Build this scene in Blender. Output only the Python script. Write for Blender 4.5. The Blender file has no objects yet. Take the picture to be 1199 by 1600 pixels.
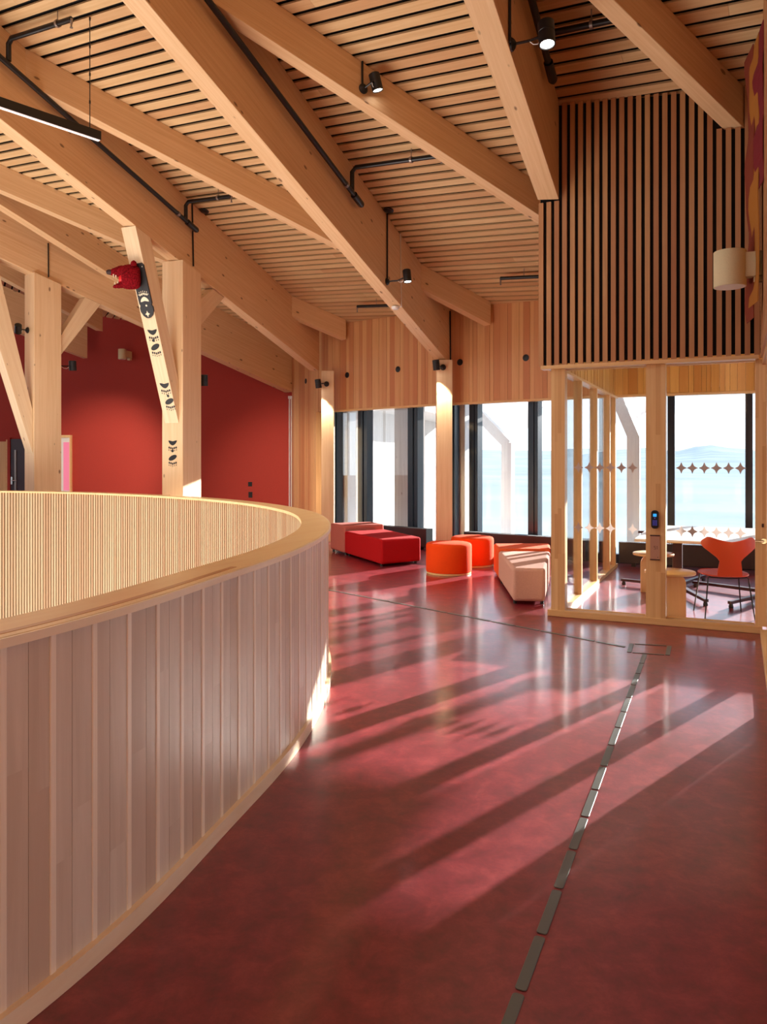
import bpy, bmesh, math, random
from mathutils import Vector, Matrix
random.seed(7)
S = bpy.context.scene
C = S.collection
PI = math.pi
# ------------------------------------------------------------------ camera
F, CX, YH, H = 1200.0, 600.0, 718.0, 1.58        # focal length in pixels, principal column, horizon row, eye height
cam = bpy.data.cameras.new('camera'); co = bpy.data.objects.new('camera', cam); C.objects.link(co)
co.location = (0, 0, H); co.rotation_euler = (PI/2, 0, 0)
cam.sensor_fit = 'VERTICAL'; cam.sensor_height = 36; cam.lens = 36*F/1600
cam.shift_y = -(800-YH)/1600; cam.clip_end = 30000; cam.clip_start = .05
S.camera = co
# ------------------------------------------------------------------ world, sun, exposure
w = bpy.data.worlds.new('world'); S.world = w; w.use_nodes = True
nt = w.node_tree; nt.nodes.clear()
wo = nt.nodes.new('ShaderNodeOutputWorld'); bg = nt.nodes.new('ShaderNodeBackground')
tc = nt.nodes.new('ShaderNodeTexCoord'); sep = nt.nodes.new('ShaderNodeSeparateXYZ'); rp = nt.nodes.new('ShaderNodeValToRGB')
nt.links.new(tc.outputs['Generated'], sep.inputs[0]); nt.links.new(sep.outputs['Z'], rp.inputs[0])
rp.color_ramp.elements[0].position = 0.0; rp.color_ramp.elements[0].color = (.86, .94, 1.0, 1)
rp.color_ramp.elements[1].position = .6; rp.color_ramp.elements[1].color = (.45, .66, 1.0, 1)
nt.links.new(rp.outputs[0], bg.inputs[0]); bg.inputs[1].default_value = 2.0
nt.links.new(bg.outputs[0], wo.inputs[0])
SUN_AZ, SUN_EL = math.radians(45.0), math.radians(13.6)     # azimuth measured to the right of straight ahead
sd = Vector((math.sin(SUN_AZ)*math.cos(SUN_EL), math.cos(SUN_AZ)*math.cos(SUN_EL), math.sin(SUN_EL)))
sun = bpy.data.lights.new('sun', 'SUN'); sun.energy = 24.0; sun.angle = math.radians(.6); sun.color = (1, .95, .88)
so = bpy.data.objects.new('sun', sun); C.objects.link(so); so.rotation_euler = sd.to_track_quat('Z', 'Y').to_euler()
def area(name, loc, target, sx, sy, power, col):
    l = bpy.data.lights.new(name, 'AREA'); l.shape = 'RECTANGLE'; l.size = sx; l.size_y = sy; l.energy = power; l.color = col
    o = bpy.data.objects.new(name, l); C.objects.link(o); o.location = loc
    o.rotation_euler = (Vector(loc)-Vector(target)).to_track_quat('Z', 'Y').to_euler(); return o
area('atrium_light', (-7.6, 5.5, -2.8), (-7.6, 5.51, 6), 8, 8, 1050, (1, .985, .93))        # unseen area light added to stand in for the lit lower hall
S.view_settings.view_transform = 'Standard'; S.view_settings.look = 'None'
S.view_settings.exposure = -0.08; S.view_settings.gamma = 1.0; S.view_settings.use_curve_mapping = False
S.cycles.transparent_max_bounces = 20
S.cycles.caustics_reflective = False; S.cycles.caustics_refractive = False

# ------------------------------------------------------------------ helpers: pixels to places on known surfaces
def fl(u, v, z=0.0):
    Y = (H-z)*F/(v-YH); return Vector(((u-CX)/F*Y, Y, z))
def atY(u, v, Y): return Vector(((u-CX)/F*Y, Y, H+(YH-v)/F*Y))
def zr(x, y): return 6.958-.1924*x-.1927*y                   # main roof plane
def zr2(x, y): return 5.78-.2242*(x+6.09)-.1648*(y-12.18)    # roof of the left wing
def roofp(u, v, off=0):
    a = (u-CX)/F; b = (YH-v)/F; Y = (6.958-off-H)/(b+.1924*a+.1927); return Vector((a*Y, Y, H+b*Y))
class Line:                                                   # a plan line; right() is the side facing the camera for rafters
    def __init__(s, p, q): s.p = Vector(p[:2]); s.d = (Vector(q[:2])-s.p).normalized(); s.r = Vector((s.d.y, -s.d.x))
    def at(s, t, off=0): return s.p+s.d*t+s.r*off
    def u(s, u, off=0):                                       # parameter where the view column u meets the line
        k = (u-CX)/F; p = s.p+s.r*off
        return (k*p.y-p.x)/(s.d.x-k*s.d.y)
    def px(s, u, v, off=0):
        t = s.u(u, off); q = s.at(t, off); return Vector((q.x, q.y, H+(YH-v)/F*q.y))
    def ty(s, y): return (y-s.p.y)/s.d.y
def v3(p, z): return Vector((p[0], p[1], z))

# ------------------------------------------------------------------ materials
def srgb(r, g, b):
    f = lambda c: (c/255/12.92) if c/255 <= .04045 else ((c/255+.055)/1.055)**2.4
    return (f(r), f(g), f(b), 1)
def newmat(name):
    m = bpy.data.materials.new(name); m.use_nodes = True; n = m.node_tree.nodes
    return m, m.node_tree, n['Principled BSDF']
def plain(name, col, rough=.5, metal=0, noise=0, nscale=40, bump=0, spec=.5):
    m, t, b = newmat(name); b.inputs['Roughness'].default_value = rough; b.inputs['Metallic'].default_value = metal
    b.inputs['Specular IOR Level'].default_value = spec
    b.inputs['Base Color'].default_value = col
    if noise or bump:
        tc = t.nodes.new('ShaderNodeTexCoord'); nz = t.nodes.new('ShaderNodeTexNoise'); nz.inputs['Scale'].default_value = nscale; nz.inputs['Detail'].default_value = 5
        t.links.new(tc.outputs['Object'], nz.inputs['Vector'])
        if noise:
            r = t.nodes.new('ShaderNodeValToRGB')
            r.color_ramp.elements[0].position = .3; r.color_ramp.elements[1].position = .7
            r.color_ramp.elements[0].color = [c*(1-noise) for c in col[:3]]+[1]; r.color_ramp.elements[1].color = [min(1, c*(1+noise)) for c in col[:3]]+[1]
            t.links.new(nz.outputs[0], r.inputs[0]); t.links.new(r.outputs[0], b.inputs['Base Color'])
        if bump:
            bp = t.nodes.new('ShaderNodeBump'); bp.inputs['Strength'].default_value = bump; bp.inputs['Distance'].default_value = .01
            t.links.new(nz.outputs[0], bp.inputs['Height']); t.links.new(bp.outputs[0], b.inputs['Normal'])
    return m
def emit(name, col, s):
    m, t, b = newmat(name); b.inputs['Base Color'].default_value = col; b.inputs['Emission Color'].default_value = col; b.inputs['Emission Strength'].default_value = s; return m
def wood(name, light, dark, axis='X', rough=.5, knots=True, tonew=.0, alt=None, lam=0.0, grain=1.0):
    """timber: stretched grain along `axis`, optional knots, glue lines every `lam` metres, per-board tone from the face attribute"""
    m, t, b = newmat(name); N = t.nodes; L = t.links
    tc = N.new('ShaderNodeTexCoord'); mp = N.new('ShaderNodeMapping'); L.new(tc.outputs['Object'], mp.inputs[0])
    sc = [26*grain]*3; sc['XYZ'.index(axis)] = .9; mp.inputs['Scale'].default_value = sc
    at = N.new('ShaderNodeAttribute'); at.attribute_name = 'tone'
    # every board gets its own piece of grain
    ad = N.new('ShaderNodeVectorMath'); ad.operation = 'MULTIPLY_ADD'; L.new(at.outputs['Fac'], ad.inputs[0]); ad.inputs[1].default_value = (37, 61, 23); L.new(mp.outputs[0], ad.inputs[2])
    nz = N.new('ShaderNodeTexNoise'); nz.inputs['Scale'].default_value = 1; nz.inputs['Detail'].default_value = 7; nz.inputs['Roughness'].default_value = .62; nz.inputs['Distortion'].default_value = .6
    L.new(ad.outputs[0], nz.inputs['Vector'])
    r = N.new('ShaderNodeValToRGB'); r.color_ramp.elements[0].position = .32; r.color_ramp.elements[1].position = .68
    r.color_ramp.elements[0].color = dark; r.color_ramp.elements[1].color = light; L.new(nz.outputs[0], r.inputs[0])
    col = r.outputs[0]
    if tonew:
        mx = N.new('ShaderNodeMix'); mx.data_type = 'RGBA'; mx.blend_type = 'MIX'
        r2 = N.new('ShaderNodeMath'); r2.operation = 'MULTIPLY'; L.new(at.outputs['Fac'], r2.inputs[0]); r2.inputs[1].default_value = tonew
        L.new(r2.outputs[0], mx.inputs[0]); L.new(col, mx.inputs[6]); mx.inputs[7].default_value = alt or dark; col = mx.outputs[2]
    if lam:
        sp = N.new('ShaderNodeSeparateXYZ'); L.new(tc.outputs['Object'], sp.inputs[0])
        fr = N.new('ShaderNodeMath'); fr.operation = 'PINGPONG'; L.new(sp.outputs['Z' if axis != 'Z' else 'Y'], fr.inputs[0]); fr.inputs[1].default_value = lam/2
        lt = N.new('ShaderNodeMath'); lt.operation = 'LESS_THAN'; L.new(fr.outputs[0], lt.inputs[0]); lt.inputs[1].default_value = .0012
        k = N.new('ShaderNodeMath'); k.operation = 'MULTIPLY'; L.new(lt.outputs[0], k.inputs[0]); k.inputs[1].default_value = .22
        mx = N.new('ShaderNodeMix'); mx.data_type = 'RGBA'; L.new(k.outputs[0], mx.inputs[0]); L.new(col, mx.inputs[6]); mx.inputs[7].default_value = [c*.5 for c in dark[:3]]+[1]; col = mx.outputs[2]
    if knots:
        mk = N.new('ShaderNodeMapping'); L.new(tc.outputs['Object'], mk.inputs[0]); s2 = [7.5]*3; s2['XYZ'.index(axis)] = 3.4; mk.inputs['Scale'].default_value = s2
        vo = N.new('ShaderNodeTexVoronoi'); vo.inputs['Scale'].default_value = 1; L.new(mk.outputs[0], vo.inputs['Vector'])
        wn = N.new('ShaderNodeTexWhiteNoise'); L.new(vo.outputs['Position'], wn.inputs['Vector'])
        th = N.new('ShaderNodeMath'); th.operation = 'MULTIPLY'; L.new(wn.outputs['Value'], th.inputs[0]); th.inputs[1].default_value = .17
        ls = N.new('ShaderNodeMath'); ls.operation = 'SUBTRACT'; L.new(th.outputs[0], ls.inputs[0]); L.new(vo.outputs['Distance'], ls.inputs[1])
        mm = N.new('ShaderNodeMath'); mm.operation = 'MULTIPLY'; mm.use_clamp = True; L.new(ls.outputs[0], mm.inputs[0]); mm.inputs[1].default_value = 16
        m8 = N.new('ShaderNodeMath'); m8.operation = 'MULTIPLY'; L.new(mm.outputs[0], m8.inputs[0]); m8.inputs[1].default_value = .75
        mx = N.new('ShaderNodeMix'); mx.data_type = 'RGBA'; L.new(m8.outputs[0], mx.inputs[0]); L.new(col, mx.inputs[6]); mx.inputs[7].default_value = srgb(96, 58, 34); col = mx.outputs[2]
    L.new(col, b.inputs['Base Color']); b.inputs['Roughness'].default_value = rough; b.inputs['Specular IOR Level'].default_value = .35
    return m
def glassmat(name, tint=(.97, 1, 1, 1), refl=1.0):
    m = bpy.data.materials.new(name); m.use_nodes = True; t = m.node_tree; t.nodes.clear()
    o = t.nodes.new('ShaderNodeOutputMaterial'); mx = t.nodes.new('ShaderNodeMixShader'); tr = t.nodes.new('ShaderNodeBsdfTransparent'); g = t.nodes.new('ShaderNodeBsdfGlossy')
    tr.inputs[0].default_value = tint; g.inputs['Roughness'].default_value = 0.0
    fr = t.nodes.new('ShaderNodeFresnel'); fr.inputs[0].default_value = 1.45
    ml = t.nodes.new('ShaderNodeMath'); ml.operation = 'MULTIPLY'; ml.inputs[1].default_value = refl
    t.links.new(fr.outputs[0], ml.inputs[0]); t.links.new(ml.outputs[0], mx.inputs[0]); t.links.new(tr.outputs[0], mx.inputs[1]); t.links.new(g.outputs[0], mx.inputs[2]); t.links.new(mx.outputs[0], o.inputs[0])
    return m

SPL, SPD = srgb(226, 190, 146), srgb(206, 162, 114)          # light and darker spruce
M = {}
M['glulam'] = wood('glulam', srgb(232, 198, 156), srgb(218, 178, 132), lam=.045)
M['glulamZ'] = wood('glulam_upright', srgb(236, 206, 166), srgb(224, 190, 146), axis='Z')
M['brace'] = wood('brace_timber', srgb(238, 214, 178), srgb(228, 198, 158), axis='Z')
M['ceil'] = wood('ceiling_boards', srgb(228, 198, 152), srgb(210, 174, 126), rough=.55, knots=False, tonew=.55, alt=srgb(190, 136, 94))
M['clad'] = wood('cladding', srgb(232, 188, 136), srgb(218, 168, 114), axis='Z', knots=False, tonew=.75, alt=srgb(196, 124, 82), rough=.45)
M['cladY'] = wood('yellow_cladding', srgb(236, 192, 112), srgb(222, 172, 92), axis='Z', knots=False, tonew=.6, alt=srgb(190, 122, 56), rough=.45)
M['slat'] = wood('screen_slats', srgb(208, 162, 112), srgb(190, 140, 94), axis='Z', knots=False, tonew=.6, alt=srgb(160, 92, 62))
M['pslat'] = wood('parapet_slats', srgb(226, 206, 170), srgb(212, 186, 146), axis='Z', knots=False, tonew=.6, alt=srgb(194, 142, 106))
M['pboard'] = wood('parapet_boards', srgb(232, 218, 198), srgb(214, 198, 176), axis='Z', knots=False, tonew=.6, alt=srgb(186, 154, 126), rough=.4, grain=.5)
M['cap'] = wood('handrail_timber', srgb(246, 220, 166), srgb(238, 204, 146), knots=False, rough=.32, tonew=.85, alt=srgb(182, 116, 52), grain=.4)
M['edge'] = wood('pale_edge', srgb(248, 230, 198), srgb(238, 214, 176), knots=False, rough=.35, grain=.4)
M['post'] = wood('partition_posts', srgb(238, 204, 148), srgb(226, 184, 126), axis='Z', knots=False, tonew=.75, alt=srgb(194, 134, 80), rough=.4)
M['sill'] = wood('partition_sill', srgb(236, 198, 142), srgb(222, 180, 122), knots=False, rough=.4)
M['birch'] = wood('birch', srgb(236, 204, 150), srgb(226, 188, 130), knots=False, rough=.35, grain=.5)
M['grey_wood'] = wood('weathered_boards', srgb(206, 198, 192), srgb(184, 174, 168), axis='Z', knots=True, rough=.7, tonew=.4, alt=srgb(170, 160, 154))
M['grey_post'] = wood('weathered_post', srgb(240, 240, 240), srgb(228, 228, 230), axis='Z', knots=False, rough=.8)
M['black'] = plain('black_metal', (.006, .006, .007, 1), .38)
M['dark'] = plain('dark_backing', (.006, .005, .005, 1), .9)
M['brownback'] = plain('brown_backing', srgb(44, 24, 14), .95)
M['frame'] = plain('window_frame_blueblack', srgb(30, 44, 58), .25)
M['heater'] = plain('heater_dark', srgb(44, 28, 30), .4)
M['heater_end'] = plain('heater_end_blue', srgb(40, 52, 64), .4)
M['red_wall'] = plain('red_wall_paint', srgb(170, 52, 38), .75, noise=.05, nscale=60, bump=.08)
M['white'] = plain('white_paint', srgb(232, 230, 226), .5)
M['shade'] = plain('linen_shade', srgb(216, 204, 164), .85, noise=.08, nscale=220, bump=.15)
M['chrome'] = plain('chrome', (.72, .72, .7, 1), .2, 1)
M['steel'] = plain('brushed_steel', srgb(150, 140, 134), .35, .6)
M['plate'] = plain('grey_metal_plate', srgb(98, 102, 98), .42, .35)
M['bronze'] = plain('bronze_plate', srgb(196, 158, 136), .38, .35)
M['f_red'] = plain('red_felt', srgb(176, 22, 28), .9, noise=.12, nscale=160, bump=.25, spec=.15)
M['f_pink'] = plain('dusty_pink_felt', srgb(186, 108, 98), .9, noise=.12, nscale=160, bump=.25, spec=.15)
M['f_orange'] = plain('orange_felt', srgb(238, 78, 22), .9, noise=.10, nscale=160, bump=.25, spec=.15)
M['f_coral'] = plain('coral_felt', srgb(232, 98, 52), .9, noise=.10, nscale=160, bump=.25, spec=.15)
M['f_beige'] = plain('pale_rose_felt', srgb(206, 164, 150), .9, noise=.10, nscale=160, bump=.25, spec=.15)
M['chair'] = plain('orange_lacquer', srgb(198, 72, 36), .35)
M['table'] = plain('white_laminate', srgb(236, 234, 228), .35)
M['maroon'] = plain('maroon_metal', srgb(58, 26, 34), .4)
M['ink'] = plain('black_paint', (.01, .01, .011, 1), .5)
M['plaque'] = plain('charcoal_plaque', srgb(44, 42, 44), .45)
M['ivory'] = plain('ivory_paint', srgb(236, 224, 196), .5)
M['fur'] = plain('dark_red_fur', srgb(120, 14, 24), .95, noise=.55, nscale=55, bump=1.0, spec=.1)
M['furdark'] = plain('black_red_nose', srgb(40, 8, 10), .6)
M['tongue'] = plain('bright_red_mouth', srgb(214, 18, 24), .5)
M['star'] = plain('frosted_star', srgb(236, 214, 202), .7)
_t = M['star'].node_tree; _tr = _t.nodes.new('ShaderNodeBsdfTranslucent'); _tr.inputs[0].default_value = (.62, .58, .55, 1); _mx = _t.nodes.new('ShaderNodeMixShader'); _mx.inputs[0].default_value = .5
_t.links.new(_t.nodes['Principled BSDF'].outputs[0], _mx.inputs[1]); _t.links.new(_tr.outputs[0], _mx.inputs[2]); _t.links.new(_mx.outputs[0], _t.nodes['Material Output'].inputs[0])
M['lens'] = emit('lamp_lens', (1, .96, .9, 1), 14)
M['led'] = emit('led_strip', (1, .95, .95, 1), .45)
M['screen'] = emit('keypad_screen', srgb(40, 150, 220), 1.2)
M['key'] = emit('keypad_digits', srgb(90, 90, 220), .9)
M['door_dark'] = plain('aubergine_door', srgb(48, 24, 34), .4)
M['doorlight'] = emit('lit_room_pink', srgb(214, 120, 150), .5)
M['glass'] = glassmat('pane_glass', (.985, .995, 1, 1), .4)
M['hill'] = plain('distant_land', (.34, .38, .375, 1), 1.0, noise=.16, nscale=.0022, spec=0)
M['text_r'] = plain('red_cloth', srgb(120, 22, 32), .9)
M['text_y'] = plain('ochre_cloth', srgb(170, 108, 34), .9)
M['text_o'] = plain('rust_cloth', srgb(128, 50, 26), .9)
M['socket'] = plain('black_plastic', (.01, .01, .01, 1), .4)
# red marbled linoleum
m, t, b = newmat('red_linoleum'); N = t.nodes; L = t.links
tc = N.new('ShaderNodeTexCoord'); n1 = N.new('ShaderNodeTexNoise'); n1.inputs['Scale'].default_value = 7; n1.inputs['Detail'].default_value = 10; n1.inputs['Roughness'].default_value = .74; n1.inputs['Distortion'].default_value = .25
L.new(tc.outputs['Object'], n1.inputs['Vector']); r = N.new('ShaderNodeValToRGB'); L.new(n1.outputs[0], r.inputs[0])
e = r.color_ramp.elements; e[0].position = .28; e[0].color = srgb(100, 26, 36); e[1].position = .72; e[1].color = srgb(166, 62, 66)
x = e.new(.5); x.color = srgb(132, 38, 50)
L.new(r.outputs[0], b.inputs['Base Color']); b.inputs['Specular IOR Level'].default_value = .5
rr = N.new('ShaderNodeMapRange'); L.new(n1.outputs[0], rr.inputs[0]); rr.inputs[3].default_value = .36; rr.inputs[4].default_value = .46; L.new(rr.outputs[0], b.inputs['Roughness'])
b.inputs['Coat Weight'].default_value = .6; b.inputs['Coat Roughness'].default_value = .14
M['lino'] = m

# ------------------------------------------------------------------ mesh builder
class MB:
    def __init__(s): s.v = []; s.f = []; s.t = []; s.sm = []
    def add(s, vs, fs, tone=0.0, smooth=False):
        o = len(s.v); s.v += [Vector(p) for p in vs]
        for f in fs: s.f.append([i+o for i in f]); s.t.append(tone); s.sm.append(smooth)
    def hexa(s, b4, t4, tone=0.0):
        s.add(list(b4)+list(t4), [(3, 2, 1, 0), (4, 5, 6, 7), (0, 1, 5, 4), (1, 2, 6, 5), (2, 3, 7, 6), (3, 0, 4, 7)], tone); return s
    def box(s, c, ax, hs, tone=0.0):                      # centre, three axes, half sizes
        c = Vector(c); a = [Vector(x)*h for x, h in zip(ax, hs)]
        b4 = [c-a[0]-a[1]-a[2], c+a[0]-a[1]-a[2], c+a[0]+a[1]-a[2], c-a[0]+a[1]-a[2]]
        return s.hexa(b4, [p+a[2]*2 for p in b4], tone)
    def prism(s, poly, d, tone=0.0):                      # polygon (3-D points) pushed along d
        n = len(poly); d = Vector(d); P = [Vector(p) for p in poly]
        s.add(P+[p+d for p in P], [tuple(range(n))[::-1], tuple(range(n, 2*n))]+[(i, (i+1) % n, n+(i+1) % n, n+i) for i in range(n)], tone); return s
    def tube(s, pts, r, seg=10, tone=0.0, cap=True):
        pts = [Vector(p) for p in pts]; rs = r if isinstance(r, (list, tuple)) else [r]*len(pts)
        up = None; rings = []
        for i, p in enumerate(pts):
            d = ((pts[min(i+1, len(pts)-1)]-pts[max(i-1, 0)])).normalized()
            if up is None: up = d.orthogonal().normalized()
            a = (up-d*up.dot(d)).normalized(); b = d.cross(a); up = a
            rings.append([p+(a*math.cos(2*PI*k/seg)+b*math.sin(2*PI*k/seg))*rs[i] for k in range(seg)])
        fs = []
        for i in range(len(pts)-1):
            for k in range(seg): fs.append((i*seg+k, i*seg+(k+1) % seg, (i+1)*seg+(k+1) % seg, (i+1)*seg+k))
        s.add([p for R in rings for p in R], fs, tone, True)
        if cap:
            n = len(s.v); s.f.append(list(range(n-seg*len(pts), n-seg*(len(pts)-1)))[::-1]); s.f.append(list(range(n-seg, n))); s.t += [tone]*2; s.sm += [False]*2
        return s
    def lathe(s, c, axis, prof, seg=32, tone=0.0):         # prof = (radius, height) pairs along the axis
        c = Vector(c); ax = Vector(axis).normalized(); a = ax.orthogonal().normalized(); b = ax.cross(a); vs = []; fs = []
        for (r, h) in prof:
            for k in range(seg): vs.append(c+ax*h+(a*math.cos(2*PI*k/seg)+b*math.sin(2*PI*k/seg))*r)
        n = len(prof)
        for i in range(n-1):
            for k in range(seg): fs.append((i*seg+k, i*seg+(k+1) % seg, (i+1)*seg+(k+1) % seg, (i+1)*seg+k))
        fs.append(tuple(range(seg))[::-1]); fs.append(tuple(range((n-1)*seg, n*seg))); s.add(vs, fs, tone, True)
        return s
    def build(s, name, mat, parent=None, frame=None, bevel=0, seg=2, clip=None):
        me = bpy.data.meshes.new(name); fr = frame or Matrix.Identity(4); inv = fr.inverted()
        me.from_pydata([inv @ p for p in s.v], [], s.f)
        at = me.attributes.new('tone', 'FLOAT', 'FACE'); at.data.foreach_set('value', s.t)
        me.polygons.foreach_set('use_smooth', s.sm)
        bm = bmesh.new(); bm.from_mesh(me)
        if clip:
            for (p, n) in clip:                            # drop everything on the +n side
                g = bm.verts[:]+bm.edges[:]+bm.faces[:]
                bmesh.ops.bisect_plane(bm, geom=g, plane_co=inv @ Vector(p), plane_no=inv.to_3x3() @ Vector(n), clear_outer=True)
        bmesh.ops.recalc_face_normals(bm, faces=bm.faces[:])
        bm.to_mesh(me); bm.free()
        if any(s.sm) and hasattr(me, 'set_sharp_from_angle'): me.set_sharp_from_angle(angle=math.radians(40))
        me.materials.append(mat if not isinstance(mat, str) else M[mat])
        o = bpy.data.objects.new(name, me); C.objects.link(o)
        if parent: o.parent = parent; o.matrix_parent_inverse = parent_world(parent).inverted()
        o.matrix_basis = fr
        if bevel:
            md = o.modifiers.new('bevel', 'BEVEL'); md.width = bevel; md.segments = seg; md.limit_method = 'ANGLE'; md.angle_limit = math.radians(50)
            if seg > 2:
                for p in me.polygons: p.use_smooth = True
                if hasattr(me, 'set_sharp_from_angle'): me.set_sharp_from_angle(angle=math.radians(60))
        return o
PW = {}
def parent_world(o):
    mw = o.matrix_basis.copy()
    return (parent_world(o.parent) @ o.matrix_parent_inverse @ mw) if o.parent else mw
def tag(o, label=None, cat=None, group=None, kind=None):
    if label: o['label'] = label
    if cat: o['category'] = cat
    if group: o['group'] = group
    if kind: o['kind'] = kind
    return o
def thing(name, loc, label, cat, group=None):
    o = bpy.data.objects.new(name, None); C.objects.link(o); o.location = loc; o.empty_display_size = .1
    return tag(o, label, cat, group)
def struct(o): o['kind'] = 'structure'; return o
def frame(o, x, z=(0, 0, 1)):                             # local frame: x along the timber
    x = Vector(x).normalized(); z = Vector(z); y = z.cross(x).normalized(); z = x.cross(y)
    m = Matrix((x, y, z)).transposed().to_4x4(); m.translation = Vector(o); return m
ZU = Vector((0, 0, 1))

# ------------------------------------------------------------------ plan of the place
B0 = Line((-3.27, 10.06), (-1.70, 13.96)); B1 = Line((-1.10, 7.77), (.58, 11.78)); B2 = Line((.758, 5.35), (1.713, 7.573))
BE = Line((-6.09, 12.18), (-1.99, 17.04)); BT = Line((-5.71, 11.41), (-4.51, 13.95))
DS1 = Line((-3.65, 8.63), (.62, 11.80)); DS0 = Line((-5.58, 11.17), (-.62, 14.80)); DS2 = Line((-.25, 7.60), (1.47, 8.83)); DSR = Line((2.26, 6.25), (3.18, 6.92))
V1, V2 = Vector((1.06, 13.28)), Vector((3.34, 11.65)); V0 = Vector((-1.10, 15.23)); VC = Vector((-2.03, 17.02))
FR_, FL_ = Line(V1, V2), Line(V0, V1); FT_ = Line(V2, V2+Vector((.917, -.398))); FC_ = Line(VC, V0)
E1, E2 = Vector((.908, -.419)), Vector((.419, .908)); O = Vector((1.684, 7.77)); BC = O+E1*1.93     # meeting-room front corners
PF = Line(O, O+E1); PSIDE = Line(O+E1*.07, O+E1*.07+E2); RW = Line(BC, BC+E2)
RED = Line((-2.05, 17.10), (-7.50, 18.20))
def out(line): return -line.r if line.r.dot(Vector((0, 1))) < 0 else line.r     # outward (away from the camera)
# ------------------------------------------------------------------ atrium parapet curve (outer edge of the handrail)
CP = [(-1.04, 2.08), (-.651, 3.384), (-.49, 4.053), (-.401, 4.81), (-.389, 5.596), (-.53, 6.65), (-.78, 7.50), (-1.25, 8.48), (-1.90, 9.42), (-2.68, 10.25), (-3.71, 11.08), (-4.75, 11.68), (-6.02, 12.10),
      (-8, 12.3), (-11, 11.8), (-14, 10), (-15.4, 6.6), (-14.6, 2.6), (-11.5, -.6), (-7.5, -2.0), (-4.0, -1.3), (-2.2, .3)]
def catmull(P, n=14):
    o = []; m = len(P)
    for i in range(m):
        p0, p1, p2, p3 = [Vector(P[(i+k-1) % m]) for k in range(4)]
        for j in range(n):
            t = j/n; o.append(.5*((2*p1)+(p2-p0)*t+(2*p0-5*p1+4*p2-p3)*t*t+(3*p1-p0-3*p2+p3)*t**3))
    return o
def resample(P, step):
    o = [P[0]]; acc = 0
    for a, b in zip(P, P[1:]+[P[0]]):
        l = (b-a).length; t = step-acc
        while t <= l: o.append(a+(b-a)*(t/l)); t += step
        acc = (acc+l) % step
    if (o[-1]-o[0]).length < step*.6: o.pop()
    return o
RIM = catmull(CP)
def smooth(P, k=3):
    for _ in range(k): P = [(P[i-1]+P[i]*2+P[(i+1) % len(P)])/4 for i in range(len(P))]
    return P
RIM = smooth(resample(RIM, .06), 40)
NR = len(RIM)
NRM = []
for i in range(NR):
    d = (RIM[(i+1) % NR]-RIM[i-1]).normalized(); NRM.append(Vector((d.y, -d.x)))
def rim(off): return [p+n*off for p, n in zip(RIM, NRM)]
def ring(mb, offs_z, tonef=None, close=True):              # closed profile swept round the rim: [(offset, z), ...]
    for i in range(NR):
        j = (i+1) % NR; n = len(offs_z)
        for k in range(n if close else n-1):
            (o1, z1), (o2, z2) = offs_z[k], offs_z[(k+1) % n]
            q = [v3(RIM[i]+NRM[i]*o1, z1), v3(RIM[j]+NRM[j]*o1, z1), v3(RIM[j]+NRM[j]*o2, z2), v3(RIM[i]+NRM[i]*o2, z2)]
            mb.add(q, [(0, 1, 2, 3)], tonef(i, k) if tonef else 0.0)
HR = 1.095
# ------------------------------------------------------------------ floor with the round opening
bm = bmesh.new()
lim = [(-22, -6), (12, -6), FT_.at(8.6)+Vector((.12, .28)), V2+Vector((.2, .3)), V1+Vector((.3, .3)), V0+Vector((.3, .3)), VC+Vector((.2, .6)), (-6, 20.2), (-22, 24)]
def loop(P):
    vs = [bm.verts.new((p[0], p[1], 0)) for p in P]
    return [bm.edges.new((vs[i], vs[(i+1) % len(vs)])) for i in range(len(vs))]
e1 = loop(lim); e2 = loop(rim(-.10)[::4])
bmesh.ops.triangle_fill(bm, use_beauty=True, use_dissolve=False, edges=e1+e2, normal=(0, 0, 1))
ci = Vector((-8, 5)); hole = [Vector(p) for p in rim(-.10)]
def inside(p):
    c = False; j = len(hole)-1
    for i in range(len(hole)):
        a, b_ = hole[i], hole[j]
        if (a.y > p.y) != (b_.y > p.y) and p.x < (b_.x-a.x)*(p.y-a.y)/(b_.y-a.y)+a.x: c = not c
        j = i
    return c
kill = [f for f in bm.faces if inside(f.calc_center_median())]
bmesh.ops.delete(bm, geom=kill, context='FACES_ONLY')
for f in bm.faces:
    if f.normal.z < 0: f.normal_flip()
me = bpy.data.meshes.new('floor'); bm.to_mesh(me); bm.free(); me.materials.append(M['lino'])
struct((lambda o: (C.objects.link(o), o)[1])(bpy.data.objects.new('floor', me)))
mb = MB(); mb.box((-8, 5, -3.7), ((1, 0, 0), (0, 1, 0), ZU), (9, 9, .1)); struct(mb.build('floor_lower', plain('lower_floor', srgb(190, 150, 120), .6)))

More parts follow.
